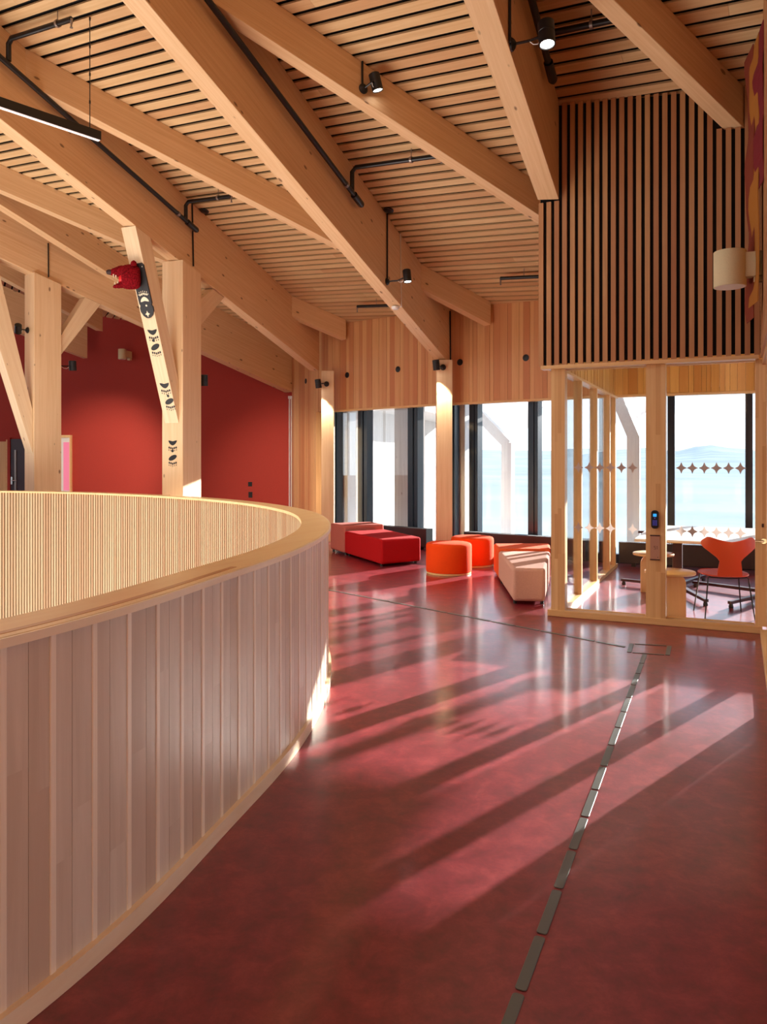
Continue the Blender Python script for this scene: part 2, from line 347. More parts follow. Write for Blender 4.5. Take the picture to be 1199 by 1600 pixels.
# ------------------------------------------------------------------ slatted ceiling
BD = Vector((.868, -.497)); BN = Vector((.497, .868))       # along / across the boards
def pl(p, z): return (p[0], p[1], z)
chord = Line(V0, V2)
clipR = [(v3(BE.at(0, -.05), 0), v3(-BE.r, 0)), (v3(chord.at(0, -1.7), 0), v3(-chord.r, 0)), (v3(BC, 0)+v3(RW.r, 0)*.2, v3(RW.r, 0))]
mb = MB(); bk = MB()
nrm = Vector((.1924, .1927, 1)).normalized()
s = -3.0; PIT = .1503; s0 = 5.37+.02
k = int((s-s0)/PIT)
while s0+k*PIT < 14.6:
    c = s0+k*PIT; a = -19.0; 
    while a < 10:
        ln = random.uniform(2.8, 5.2); b_ = min(a+ln, 10)
        q = [BD*a+BN*c, BD*b_+BN*c, BD*b_+BN*(c+.105), BD*a+BN*(c+.105)]
        bot = [v3(p, zr(p.x, p.y)) for p in q]; mb.hexa(bot, [p+nrm*.022 for p in bot], random.random()**1.6)
        a = b_+.002
    k += 1
cf = Matrix((v3(BD, -.0711).normalized(), nrm.cross(v3(BD, -.0711).normalized()), nrm)).transposed().to_4x4()
ceil = struct(mb.build('ceiling', 'ceil', frame=cf, clip=clipR))
q = [(-24, -8), (12, -8), (12, 19), (-24, 19)]
bot = [Vector((x, y, zr(x, y)))+nrm*.05 for x, y in q]; bk.hexa(bot, [p+nrm*.05 for p in bot])
bk.build('backing_board', 'dark', ceil, clip=clipR)
# the left wing's slatted ceiling beyond the hip rafter
d2 = Vector((-.48, .877)); n2 = Vector((.877, .48)); mb = MB(); bk = MB()
c = -16.0
while c < 9:
    q = [d2*0+n2*c, d2*32+n2*c, d2*32+n2*(c+.112), n2*(c+.112)]
    bot = [v3(p, zr2(p.x, p.y)) for p in q]; mb.hexa(bot, [p+ZU*.022 for p in bot], random.random()**1.6); c += PIT
clip2 = [(v3(BE.at(0, -.05), 0), v3(BE.r, 0)), (v3(RED.p, 0), v3(RED.r, 0))]
cf2 = Matrix((v3(d2, 0), v3((-d2.y, d2.x), 0), ZU)).transposed().to_4x4()
c2 = struct(mb.build('ceiling_left', 'ceil', frame=cf2, clip=clip2))
q = [(-26, 5), (4, 5), (4, 24), (-26, 24)]
bot = [Vector((x, y, zr2(x, y)+.05)) for x, y in q]; bk.hexa(bot, [p+ZU*.05 for p in bot]); bk.build('backing_board', 'dark', c2, clip=clip2)

# ------------------------------------------------------------------ walls
def clad(name, p, q, zb, zt, mat, inward, th=.03, w=(.06, .15), parent=None, holes=None):
    p = Vector(p[:2]); q = Vector(q[:2]); d = (q-p); L_ = d.length; d.normalize(); mb = MB(); t = 0
    back = Vector(inward)*-1; wide = True
    while t < L_-.005:
        ww = random.uniform(.09, w[1]) if wide else random.uniform(w[0], .085); wide = not wide if random.random() < .8 else wide
        e = min(t+ww, L_); a = p+d*(t+.0015); b_ = p+d*(e-.0015)
        f = zt if callable(zt) else (lambda x, y: zt)
        lift = Vector(inward)*(0.0 if wide else .004)
        b4 = [v3(a+lift, zb), v3(b_+lift, zb), v3(b_+back*th, zb), v3(a+back*th, zb)]
        t4 = [v3(x.xy, f(x.x, x.y)-.002) for x in b4]
        mb.hexa(b4, t4, random.choice((0, .1, .25, .55, .8, 1.0))); t = e
    fr = frame(v3(p, 0), v3(d, 0))
    return mb.build(name, mat, parent, fr)
WT = 2.554
struct(clad('wall_facade_left', V0, V1, WT, zr, 'clad', FL_.r, .28))
struct(clad('wall_facade_middle', V1, V2, WT, zr, 'clad', FR_.r, .28))
struct(clad('wall_facade_right', V2, FT_.at(8.2), WT, 3.12, 'cladY', FT_.r, .28))
struct(clad('wall_facade_corner', VC, FC_.at(FC_.u(495)), 0, zr, 'clad', FC_.r, .28))
struct(clad('wall_facade_corner_top', FC_.at(FC_.u(495)), V0, WT, zr, 'clad', FC_.r, .28))
mb = MB()
a, b_ = RED.at(-.02), RED.at(14)
mb.hexa([v3(a, 0), v3(b_, 0), v3(b_+RED.r*.3, 0), v3(a+RED.r*.3, 0)], [v3(a, 6.5), v3(b_, 7.5), v3(b_+RED.r*.3, 7.5), v3(a+RED.r*.3, 6.5)])
wr = struct(mb.build('wall_back', 'red_wall'))
# right-hand wall running towards the camera, with horizontal boards above the door height
mb = MB()
a, b_ = RW.at(-11), RW.at(0)
for (z0, z1, pr) in ((2.44, 6.4, 0.0),):
    P4 = [a, b_, b_+RW.r*.25, a+RW.r*.25]
    mb.hexa([v3(p, z0) for p in P4], [v3(p, z1) for p in P4], .2)
z = 2.50
while z < 5.2:
    P4 = [RW.at(-11, -.018), RW.at(-.02, -.018), RW.at(-.02), RW.at(-11)]
    mb.hexa([v3(p, z) for p in P4], [v3(p, z+.030) for p in P4], random.random()); z += .042
struct(mb.build('wall_right', wood('right_wall_timber', srgb(206, 158, 110), srgb(190, 138, 92), knots=False, tonew=.6, alt=srgb(170, 112, 78)), frame=frame(v3(BC, 0), v3(E2, 0))))
mb = MB(); mb.box((-7, -5, 3.5), ((1, 0, 0), (0, 1, 0), ZU), (14, .1, 3.6)); struct(mb.build('wall_rear', plain('rear_wall', srgb(200, 150, 110), .8)))
mb = MB(); mb.box((-18.5, 8, .45), ((1, 0, 0), (0, 1, 0), ZU), (.1, 14, .45)); mb.box((-18.5, 8, 6.2), ((1, 0, 0), (0, 1, 0), ZU), (.1, 14, 2.2)); struct(mb.build('wall_left', plain('left_wall', srgb(176, 90, 70), .8)))
mb = MB()
for k in range(19): mb.box((-18.5, -6+k*1.55, 2.45), ((1, 0, 0), (0, 1, 0), ZU), (.09, .05, 1.55))
wl = struct(mb.build('window_5', 'frame')); mb = MB(); mb.box((-18.5, 8, 2.45), ((1, 0, 0), (0, 1, 0), ZU), (.006, 14, 1.55)); mb.build('pane', 'glass', wl)  # unseen glazing, added to let daylight in from the left
# doors in the red wall
def rp(u, v, off=-.03): return RED.px(u, v, off)
def redbox(mb, u0, u1, v0, z0, o0, o1, tone=0):
    t0, t1 = RED.u(u0), RED.u(u1); zt = RED.px((u0+u1)/2, v0).z
    P4 = [RED.at(t0, o0), RED.at(t1, o0), RED.at(t1, o1), RED.at(t0, o1)]
    mb.hexa([v3(p, z0) for p in P4], [v3(p, zt) for p in P4], tone)
fr = frame(v3(RED.p, 0), v3(RED.d, 0))
d1 = MB(); redbox(d1, 88, 112, 684, 0, -.05, .01); d1o = struct(d1.build('door_1', 'white'))
x = MB(); redbox(x, 102, 111, 691, .85, -.06, -.045); x.build('door_glass', 'doorlight', d1o)
x = MB(); redbox(x, 112, 113.5, 680, 0, -.08, -.0); redbox(x, 86, 112, 680, RED.px(100, 684).z, -.08, 0); x.build('door_frame', 'post', d1o, fr)
d2o = MB(); redbox(d2o, 19, 43, 686, 0, -.05, .01); d2o = struct(d2o.build('door_2', 'door_dark'))
x = MB(); redbox(x, 26, 28.5, 703, .5, -.07, -.045); x.build('vision_strip', 'steel', d2o)
x = MB(); p = rp(18.5, 751, -.1); x.tube([p, p+v3(RED.d, 0)*-.14], .012); x.box(p+v3(RED.r, 0)*.03, (v3(RED.d, 0), v3(RED.r, 0), ZU), (.02, .03, .09)); x.build('door_handle', 'chrome', d2o)
x = MB(); redbox(x, 14, 19, 684, 0, -.07, 0); x.build('door_frame', 'red_wall', d2o)
d3 = MB(); redbox(d3, -8, 13, 690, 0, -.05, .01, .1); d3o = struct(d3.build('door_3', 'post', None, fr))
x = MB(); redbox(x, 13, 15, 687, 0, -.07, 0); x.build('door_frame', 'sill', d3o, fr)

# ------------------------------------------------------------------ windows
def fbox(mb, line, t0, t1, z0, z1, o0, o1, tone=0):         # box along a plan line, offsets towards outside
    ow = out(line); P4 = [line.at(t0)+ow*o0, line.at(t1)+ow*o0, line.at(t1)+ow*o1, line.at(t0)+ow*o1]
    mb.hexa([v3(p, z0) for p in P4], [v3(p, z1) for p in P4], tone); return mb
def window(n, line, t0, t1, mull):
    mb = MB(); ow = out(line)
    for (a, b_) in [(t0, t0+.09)]+mull+[(t1-.09, t1)]:
        fbox(mb, line, a, b_, 0, WT+.06, .13, .30)
        fbox(mb, line, (a+b_)/2-.02, (a+b_)/2+.02, 0, WT+.06, .11, .13)
    fbox(mb, line, t0, t1, WT-.01, WT+.08, .13, .30); fbox(mb, line, t0, t1, 0, .14, .13, .30)
    o = struct(mb.build('window_%d' % n, 'frame'))
    g = MB(); fbox(g, line, t0, t1, .1, WT+.03, .205, .215); g.build('pane', 'glass', o); return o
def mul(line, lst):
    r = []
    for u0, u1 in lst:
        L2 = Line(line.at(0)+out(line)*.13, line.at(1)+out(line)*.13)
        r.append((L2.u(u0+.8), L2.u(u1-.8)))
    return r
window(1, FC_, FC_.u(494.5), (V0-VC).length-.03, [])
window(2, FL_, .03, (V1-V0).length-.03, mul(FL_, [(559, 575), (637, 654)]))
window(3, FR_, .03, (V2-V1).length-.03, mul(FR_, [(733, 748), (825, 842)]))
_m = mul(FT_, [(1043, 1056), (1165, 1178)]); window(4, FT_, .03, 4.8, _m+[(_m[1][0]+d_, _m[1][1]+d_) for d_ in (1.1,)])
struct(clad('wall_facade_sun_block', FT_.at(4.8), FT_.at(8.2), 0, WT, 'cladY', FT_.r, .28))  # unseen stretch made solid to keep the sun off the near floor
for i, (line, ln) in enumerate(((FL_, (V1-V0).length), (FR_, (V2-V1).length), (FT_, 4.8))):
    mb = MB(); fbox(mb, line, 0, ln, WT-.035, WT-.002, -.012, .13); struct(mb.build('trim_%d' % (i+1), 'sill', None, frame(v3(line.p, 0), v3(line.d, 0))))

# ------------------------------------------------------------------ rafters, diagonals, columns, braces
def beam(name, line, s0, s1, wid, D, label, cat, group, zf=zr, lift=0.0, mat='glulam'):
    pr = [line.at(s0), line.at(s1)]; plf = [line.at(s0, -wid), line.at(s1, -wid)]
    P4 = [pr[0], pr[1], plf[1], plf[0]]
    top = [v3(p, zf(p.x, p.y)-.001-lift) for p in P4]
    mid = v3(line.at(s0), zf(*line.at(s0))); mid2 = v3(line.at(s1), zf(*line.at(s1)))
    mb = MB(); mb.hexa([p-ZU*D for p in top], top)
    o = mb.build(name, mat, None, frame(mid-ZU*D/2, mid2-mid), bevel=.004, seg=1)
    return tag(o, label, cat, group)
GR, GD = 'deep glulam rafters under the sloping ceiling', 'shallow diagonal timbers between the rafters'
beam('rafter', B0, B0.ty(1.5), B0.ty(15.05), .21, .99, 'deep pale glulam rafter carried by the column with painted paw prints', 'beam', GR)
beam('rafter', B1, B1.ty(1.0), B1.ty(13.12), .21, 1.01, 'deep pale glulam rafter running across the middle to the column behind the orange stools', 'beam', GR)
beam('rafter', B2, B2.ty(-1.5), B2.ty(7.66), .21, .97, 'deep glulam rafter that ends on the corner of the dark slatted screen', 'beam', GR)
beam('rafter', BE, BE.ty(8.0), BE.ty(17.0), .24, 1.0, 'deep glulam hip rafter above the red wall, carried by the leftmost column', 'beam', GR)
beam('rafter', BT, BT.ty(4.0), BT.ty(14.05), .20, .48, 'shorter rafter at the left that dies into the hip rafter behind the animal head', 'beam', GR)
def cross(la, lb, off=0):                                    # parameter on la where it meets lb (shifted by off)
    p = lb.p+lb.r*off; dd = la.d.x*lb.d.y-la.d.y*lb.d.x
    w_ = p-la.p; return (w_.x*lb.d.y-w_.y*lb.d.x)/dd
def diag(line, a, b_, label): beam('diagonal_beam', line, a, b_, .15, .375, label, 'beam', GD)
diag(DS0, cross(DS0, BT, .0)+.0, cross(DS0, B0, -.21), 'grey-lit diagonal timber at the far left, ending at the paw-print rafter')
diag(DS0, cross(DS0, B0, 0), cross(DS0, FL_)-.12, 'short diagonal timber end above the left window wall')
diag(DS1, cross(DS1, B0, 0), cross(DS1, B1, -.21), 'diagonal timber spanning between the paw-print rafter and the middle rafter')
diag(DS1, cross(DS1, B1, 0), cross(DS1, FR_)-.10, 'short diagonal timber end above the middle window wall')
diag(DS2, cross(DS2, B1, 0), cross(DS2, B2, -.21)-.0, 'diagonal timber with a lit spotlight, ending at the slatted screen corner')
diag(DSR, cross(DSR, B2, 0), cross(DSR, PF)-.01, 'diagonal timber at the top right ending high on the slatted screen')
# two beams of the left wing seen past the left column
L1 = Line((-7.6, 13.6), (-6.18, 16.9)); L2_ = Line((-9.2, 15.0), (-6.74, 17.60))
GL = 'beams of the left wing above the red wall'
beam('wing_beam', L2_, -1, L2_.d.dot(Vector((-6.74, 17.60))-L2_.p)-.05, .2, .85, 'left wing beam whose squared end stops beside the red wall', 'beam', GL, zr2, .3)
beam('wing_beam', L1, -3, (Vector((-6.18, 16.9))-L1.p).length, .2, .62, 'left wing beam partly hidden by the leftmost column', 'beam', GL, zr2, 0)
def column(line, u, along, wid, off, name, label, z0=0, ztop=None):
    t = line.u(u, off); zb = ztop or zr(*line.at(t))-1.0
    c = line.at(t, off-wid/2)
    P4 = [line.at(t-along/2, off), line.at(t+along/2, off), line.at(t+along/2, off-wid), line.at(t-along/2, off-wid)]
    mb = MB(); D_ = .99
    mb.hexa([v3(p, 0) for p in P4], [v3(p, zr(*line.at(line.d.dot(p-line.p)))-D_-.003) for p in P4])
    o = mb.build(name, 'glulamZ', None, frame(v3(c, 0), v3(line.d, 0)), bevel=.004, seg=1)
    return o, t, c
colB, tB, cB = column(B0, 301, .44, .36, .075, 'timber_column', '')
tag(colB, 'square timber column with black paw prints on its face, behind the round parapet', 'column', 'timber columns behind the parapet')
colA, tA, cA = column(BE, 75.5, .46, .34, .05, 'timber_column', '')
tag(colA, 'leftmost square timber column behind the parapet, beside the dark door', 'column', 'timber columns behind the parapet')
def wcol(line, u0, u1, yc, label):
    Yc = yc; x0, x1 = (u0-CX)/F*Yc, (u1-CX)/F*Yc; wd = x1-x0
    c = Vector(((x0+x1)/2, Yc+.1)); d = line.d
    mb = MB(); ztop = zr(c.x, c.y)-1.0
    mb.box((c.x, c.y, (ztop-.02)/2), ((1, 0, 0), (0, 1, 0), ZU), (wd/2, .12, (ztop-.02)/2))
    return tag(mb.build('timber_column', 'glulamZ', None, Matrix.Translation((c.x, c.y, 0)), bevel=.004, seg=1), label, 'column', 'slim columns at the window wall')
W1 = wcol(FL_, 503, 522.5, 14.75, 'slim pale timber column at the left end of the window wall')
W2 = wcol(FR_, 683, 707.5, 12.85, 'slim pale timber column at the window wall behind the orange stools')
def brace(line, colo, t_col, z_col, t_top, z_top, th, wid, off, label, ends):
    # inclined timber in the rafter's plane: lower end on the column face, upper end under the rafter; th = depth of the timber in that plane
    mb = MB(); (ta, za), (tb, zb), (tc_, zc), (td, zd) = ends   # four corners of the side face (along, height)
    R4 = [v3(line.at(t, off), z) for t, z in ends]; L4 = [v3(line.at(t, off-wid), z) for t, z in ends]
    mb.hexa(R4, L4)
    mid = (R4[0]+R4[1]+R4[2]+R4[3])/4; ax = ((R4[1]+R4[2])-(R4[0]+R4[3])).normalized()
    side = v3(line.r, 0); fr = Matrix((side, ax.cross(side), ax)).transposed().to_4x4(); fr.translation = mid
    return mb.build('diagonal_brace', 'brace', None, fr, bevel=.003, seg=1), (R4, L4)
GB = 'diagonal braces between columns and rafters'
def bz(line, D=.99): return lambda t: zr(*line.at(t))-D-.004
def bpt(line, u, v, off): p = line.px(u, v, off); return (line.d.dot(p.xy-line.p), p.z)
z0 = bz(B0); off = .005
a1 = bpt(B0, 280, 661, off); a2 = bpt(B0, 212, 352, off); t3 = bpt(B0, 236, 374, off)[0]; tcol = tB-.22
u3 = bpt(B0, 278, 596, off)
paw, (pR, pL) = brace(B0, colB, 0, 0, 0, 0, 0, .235, off, '', [(tcol-.004, a1[1]), (a2[0], z0(a2[0])), (t3, z0(t3)), (tcol-.004, u3[1])])
tag(paw, 'pale inclined brace painted with black paw prints, carrying the animal head', 'brace', GB)
c1 = bpt(B0, 316, 510, -.03); c2 = bpt(B0, 351, 463, -.03); c3 = bpt(B0, 334, 450, -.03)
br2, _ = brace(B0, colB, 0, 0, 0, 0, 0, .2, -.03, '', [(tB+.224, c1[1]-.1), (c2[0], z0(c2[0])), (c2[0]-.30, z0(c2[0]-.30)), (tB+.224, c1[1]+.32)])
tag(br2, 'short brace rising right from the paw-print column to its rafter', 'brace', GB)
zE = bz(BE, 1.0)
e1_ = bpt(BE, 93, 556, 0); e2_ = bpt(BE, 158, 480, 0); e3_ = bpt(BE, 134, 467, 0); e4_ = bpt(BE, 93, 526, 0)
br3, _ = brace(BE, colA, 0, 0, 0, 0, 0, .2, 0, '', [(tA+.234, e1_[1]), (e2_[0], zE(e2_[0])), (e3_[0], zE(e3_[0])), (tA+.234, e4_[1])])
tag(br3, 'short brace rising right from the leftmost column to the hip rafter', 'brace', GB)
f1 = bpt(BE, 52, 708, 0); f2 = bpt(BE, -36, 470, 0); f4 = bpt(BE, 51, 640, 0)
br4, _ = brace(BE, colA, 0, 0, 0, 0, 0, .24, 0, '', [(tA-.234, f1[1]), (f2[0]-.15, zE(f2[0]-.15)), (f2[0]+.28, zE(f2[0]+.28)), (tA-.234, f4[1])])
tag(br4, 'long inclined brace on the left side of the leftmost column', 'brace', GB)

# ------------------------------------------------------------------ parapet
par = thing('parapet', v3(RIM[60], 0), 'curved waist-high timber parapet round the atrium opening, pale boards outside and thin slats inside', 'parapet')
mb = MB(); ring(mb, [(0, HR-.026), (0, HR), (-.21, HR), (-.21, HR-.026)], lambda i, k: 0.0)
# dark groove strip let into the near stretch of the handrail
mb.build('handrail', 'cap', par, frame((0, 0, 0), (.5, 1, 0)), bevel=.004, seg=2)
gs = MB()
ii = [i for i in range(NR) if -4 < RIM[i].x < -.58 and RIM[i].y < 3.5]
ii = ii if ii == list(range(ii[0], ii[-1]+1)) else [i for i in range(NR//2, NR) if i in ii]+[i for i in range(NR//2) if i in ii]
for i in ii[:-1]:
    j = (i+1) % NR
    q = [v3(RIM[a_]+NRM[a_]*o, z) for z in (HR-.004, HR+.0015) for (a_, o) in ((i, -.034), (j, -.034), (j, -.062), (i, -.062))]
    gs.hexa(q[:4], q[4:], .8)
gs.build('inlay_strip', 'cap', par, frame((0, 0, 0), (.5, 1, 0)))
eb = MB(); ring(eb, [(.012, HR-.028), (.012, HR-.002), (.001, HR-.002), (.001, HR-.028)]); eb.build('handrail_edge', 'edge', par, frame((0, 0, 0), (.5, 1, 0)), bevel=.004, seg=2)
bt = MB(); ob = MB(); ring(ob, [(-.020, 0), (-.020, HR-.027), (-.06, HR-.027), (-.06, 0)], lambda i, k: .15)
PO = resample(rim(-.012), .1725)
for i, p in enumerate(PO):
    q = PO[(i+1) % len(PO)]; d = (q-p).normalized(); n_ = Vector((d.y, -d.x)); g = .026; tn = random.random()*.75
    a = p+d*g; b_ = q; m_ = (a+b_)/2+n_*((q-p).length**2/8/7.5)
    bt.box(v3(p+d*.013-n_*.002, (HR-.028+.05)/2), (v3(d, 0), v3(n_, 0), ZU), (.0125, .009, (HR-.078)/2), random.random()*.3)
    fs_ = random.uniform(.4, .62); ms = a+(b_-a)*fs_+n_*.002
    for (A2, B2_, tn2) in ((a, ms-d*.0008, tn), (ms+d*.0008, b_, min(1, max(0, tn+random.choice((-.45, -.25, .25, .45)))))):
        prof = lambda z: [v3(A2-n_*.009, z), v3(A2+n_*.003, z), v3((A2+B2_)/2+n_*.0035, z), v3(B2_+n_*.003, z), v3(B2_-n_*.009, z)]
        zj = random.uniform(.2, .9); lo, mid, hi = prof(.05), prof(zj), prof(HR-.028); kk = len(lo)
        t2 = min(1, max(0, tn2+random.uniform(-.35, .35)))
        for (A_, B_, tt) in ((lo, mid, tn2), (mid, hi, t2)): ob.add(A_+B_, [(x, x+1, x+1+kk, x+kk) for x in range(kk-1)], tt)
ob.build('outer_boards', 'pboard', par); bt.build('battens', wood('pale_battens', srgb(250, 238, 218), srgb(240, 224, 198), axis='Z', knots=False, rough=.35), par, bevel=.003, seg=1)
isl = MB(); IN = resample(rim(-.165), .0522)
for i, p in enumerate(IN):
    q = IN[(i+1) % len(IN)]; d = (q-p).normalized(); n_ = Vector((d.y, -d.x)); c = (p+q)/2
    isl.box(v3(c-n_*.010, (HR-.028-1.2)/2), (v3(d, 0), v3(n_, 0), ZU), (.0126, .014, (HR-.028+1.2)/2), random.random()**1.5)
isl.build('inner_slats', 'pslat', par)
ib = MB(); ring(ib, [(-.142, -1.2), (-.142, HR-.028), (-.125, HR-.028), (-.125, -1.2)]); ib.build('slat_backing', 'brownback', par)
sk = MB(); ring(sk, [(.016, 0.001), (.016, .066), (-.02, .066), (-.02, 0.001)]); sk.build('skirting', 'edge', par, frame((0, 0, 0), (.5, 1, 0)), bevel=.003, seg=1)
# ------------------------------------------------------------------ slatted bulkhead over the meeting room
bh = thing('slatted_bulkhead', v3(O, 2.52), 'dark-gapped screen of vertical timber slats above the glass meeting room', 'slatted screen')
ZB = 2.525; lineS = Line(O-E2*.06, O-E2*.06+E1)
sl = MB(); s = -.10
def rtop(p): return zr(p.x, p.y)-.004
def topz(s_, dd):                                            # keep the slats clear of the timbers that die into the screen
    p = lineS.at(s_); z = rtop(p)
    q = B2.d.x*(p.y-B2.p.y)-B2.d.y*(p.x-B2.p.x)              # signed distance left of B2
    if -.018 < q < .228: z = zr(*B2.at(B2.d.dot(p-B2.p)))-.974
    q = DSR.d.x*(p.y-DSR.p.y)-DSR.d.y*(p.x-DSR.p.x)
    if -.018 < q < .168: z = min(z, zr(*p)-.384)
    return z
while s < 1.90:
    a, b_ = lineS.at(s), lineS.at(s+.046); zt = topz(s+.023, 0)
    P4 = [a, b_, b_+E2*.03, a+E2*.03]
    sl.hexa([v3(p, ZB) for p in P4], [v3(p, zt) for p in P4], random.random()); s += .0785
sl.build('slats', 'slat', bh, frame(v3(O, 0), v3(E1, 0)))
bb = MB(); P4 = [lineS.at(-.09, -.035), lineS.at(1.95, -.035), lineS.at(1.95, -.06), lineS.at(-.09, -.06)]
bb.hexa([v3(p, ZB+.02) for p in P4], [v3(p, rtop(p)) for p in P4])
P4 = [lineS.at(-.09, -.035), lineS.at(-.07, -.035), lineS.at(-.07, -4.1), lineS.at(-.09, -4.1)]
bb.hexa([v3(p, ZB+.02) for p in P4], [v3(p, rtop(p)) for p in P4])
bb.build('black_backing', 'dark', bh)
ss = MB(); t = .06
while t < 4.0:                                               # slats along the left side of the screen
    p = lineS.at(-.10)+E2*t; P4 = [p, p+E1*.028, p+E1*.028+E2*.046, p+E2*.046]
    ss.hexa([v3(x, ZB) for x in P4], [v3(x, rtop(x)) for x in P4], random.random()); t += .0785
ss.build('side_slats', 'slat', bh, frame(v3(O, 0), v3(E1, 0)))
ft = MB(); P4 = [lineS.at(-.08), lineS.at(1.9), lineS.at(1.9, -.14), lineS.at(-.08, -.14)]
ft.hexa([v3(p, ZB-.035) for p in P4], [v3(p, ZB) for p in P4]); ft.build('bottom_trim', 'sill', bh, frame(v3(O, 0), v3(E1, 0)))
ii_ = clad('inner_cladding', O+E1*.06+E2*.09, O+E1*.06+E2*4.0, ZB-.02, 3.1, 'cladY', E1, .05); ii_.parent = bh; ii_.matrix_parent_inverse = parent_world(bh).inverted()
mb = MB(); P4 = [lineS.at(-.05, -.08), RW.at(.05, -.0), RW.at(-11), RW.at(-11, 9), FT_.at(8.4)+out(FT_)*.28, V2+out(FT_)*.28]
mb.prism([v3(p, 3.1) for p in P4], ZU*.04); struct(mb.build('ceiling_meeting_room', plain('meeting_ceiling', srgb(220, 190, 140), .7)))

# ------------------------------------------------------------------ glass front of the meeting room
def postbox(mb, line, s0, s1, z0, z1, o0, o1):               # finger-jointed post built from lamellas
    n = 4
    for k in range(n):
        a = s0+(s1-s0)*k/n; b_ = s0+(s1-s0)*(k+1)/n; z = z0
        while z < z1-.001:
            e = min(z1, z+random.uniform(.35, .9)); e = z1 if z1-e < .2 else e
            P4 = [line.at(a, o0), line.at(b_, o0), line.at(b_, o1), line.at(a, o1)]
            mb.hexa([v3(p, z) for p in P4], [v3(p, e) for p in P4], random.choice((0, .05, .15, .3, .6))); z = e
def star(mb, c, ax, nrm_, r):                                # four-pointed star with hollow sides
    P = []
    for k in range(4):
        a0 = k*PI/2
        for j in range(5):
            f = j/5; a = a0+f*PI/2; rr = r*(1/(1+1.15*math.sin(f*PI)))
            P.append(Vector(c)+Vector(ax)*math.cos(a)*rr+ZU*math.sin(a)*rr*1.12)
    mb.prism(P, Vector(nrm_)*.0015)
gp = thing('glass_partition', v3(O, 0), 'glass front wall of the meeting room with thick finger-jointed timber posts and a timber sill', 'glass partition')
frE = frame(v3(O, 0), v3(E1, 0))
x = MB(); P4 = [PF.at(-.02, .02), PF.at(1.93, .02), PF.at(1.93, -.12), PF.at(-.02, -.12)]; x.hexa([v3(p, 0.001) for p in P4], [v3(p, .065) for p in P4]); x.build('sill', 'sill', gp, frE, bevel=.004)
for s0, s1 in ((.012, .150), (.924, 1.103), (1.872, 1.985)):
    x = MB(); postbox(x, PF, s0, s1, .065, ZB-.036, 0, -.12); x.build('post', 'post', gp, frE)
for s0, s1 in ((.150, .924), (1.103, 1.872)):
    x = MB(); P4 = [PF.at(s0, -.055), PF.at(s1, -.055), PF.at(s1, -.065), PF.at(s0, -.065)]; x.hexa([v3(p, .06) for p in P4], [v3(p, ZB-.03) for p in P4])
    g = x.build('pane', 'glass', gp)
    for row, zz in ((0, 1.5), (1, .9)):
        us = ([904.7, 921.7, 938, 955, 972, 989.5], [1065.5, 1082.8, 1101.5, 1120.5, 1139.5, 1158])[0 if s0 < .5 else 1]
        for k, u in enumerate(us):
            if row == 1 and s0 < .5 and k == 4: continue
            y = MB(); c = PF.at(PF.u(u, -.05), -.05); star(y, v3(c, zz), v3(E1, 0), v3(-E2, 0), .050); y.build('star_decal', 'star', g)
x = MB()
for s0, s1 in ((.158, .916), (1.111, 1.864)):
    for zz in (.07, ZB-.05): P4 = [PF.at(s0, -.05), PF.at(s1, -.05), PF.at(s1, -.07), PF.at(s0, -.07)]; x.hexa([v3(p, zz) for p in P4], [v3(p, zz+.012) for p in P4])
x.build('glazing_bead', 'sill', gp, frE)
x = MB(); q = PF.px(1188, 846, .04); x.tube([q-v3(E1, 0)*.035, q-v3(E1, 0)*.03, q+v3(E1, 0)*.03, q+v3(E1, 0)*.035-v3(-E2, 0)*.045], .009); x.lathe(q+v3(E1, 0)*.035+v3(E2, 0)*.038, v3(-E2, 0), [(.024, 0), (.024, .008)], 16); x.build('lever_handle', 'chrome', gp)
x = MB(); q = PF.px(1193, 821, .002); x.box(q, (v3(E1, 0), v3(E2, 0), ZU), (.008, .004, .016)); x.build('lock_plate', 'maroon', gp)
# side glass wall
sp_ = thing('glass_partition', v3(PSIDE.at(2), 0), 'glass side wall of the meeting room with a row of slim timber posts running to the window', 'glass partition')
frS = frame(v3(PSIDE.p, 0), v3(E2, 0))
x = MB(); P4 = [PSIDE.at(.13, .05), PSIDE.at(3.98, .05), PSIDE.at(3.98, -.05), PSIDE.at(.13, -.05)]; x.hexa([v3(p, .001) for p in P4], [v3(p, .05) for p in P4]); x.build('sill', 'sill', sp_, frS)
x = MB(); x.hexa([v3(p, ZB-.05) for p in P4], [v3(p, ZB-.022) for p in P4]); x.build('head_rail', 'sill', sp_, frS)
ts = []
for u0, u1 in ((898, 910), (923, 934), (944, 954), (956.5, 959.5)):
    t = (PSIDE.u(u0, -.04)+PSIDE.u(u1, .04))/2; ts.append(t)
    x = MB(); P4 = [PSIDE.at(t-.03, .045), PSIDE.at(t+.03, .045), PSIDE.at(t+.03, -.045), PSIDE.at(t-.03, -.045)]
    if t > 3.9: continue
    x.hexa([v3(p, .05) for p in P4], [v3(p, ZB-.05) for p in P4], random.random()*.4); x.build('post', 'post', sp_, frS)
tt = [.14]+[t for t in ts if t < 3.9]+[3.98]
for a, b_ in zip(tt, tt[1:]):
    x = MB(); P4 = [PSIDE.at(a+.032, .005), PSIDE.at(b_-.032, .005), PSIDE.at(b_-.032, -.005), PSIDE.at(a+.032, -.005)]; x.hexa([v3(p, .045) for p in P4], [v3(p, ZB-.045) for p in P4]); x.build('pane', 'glass', sp_)
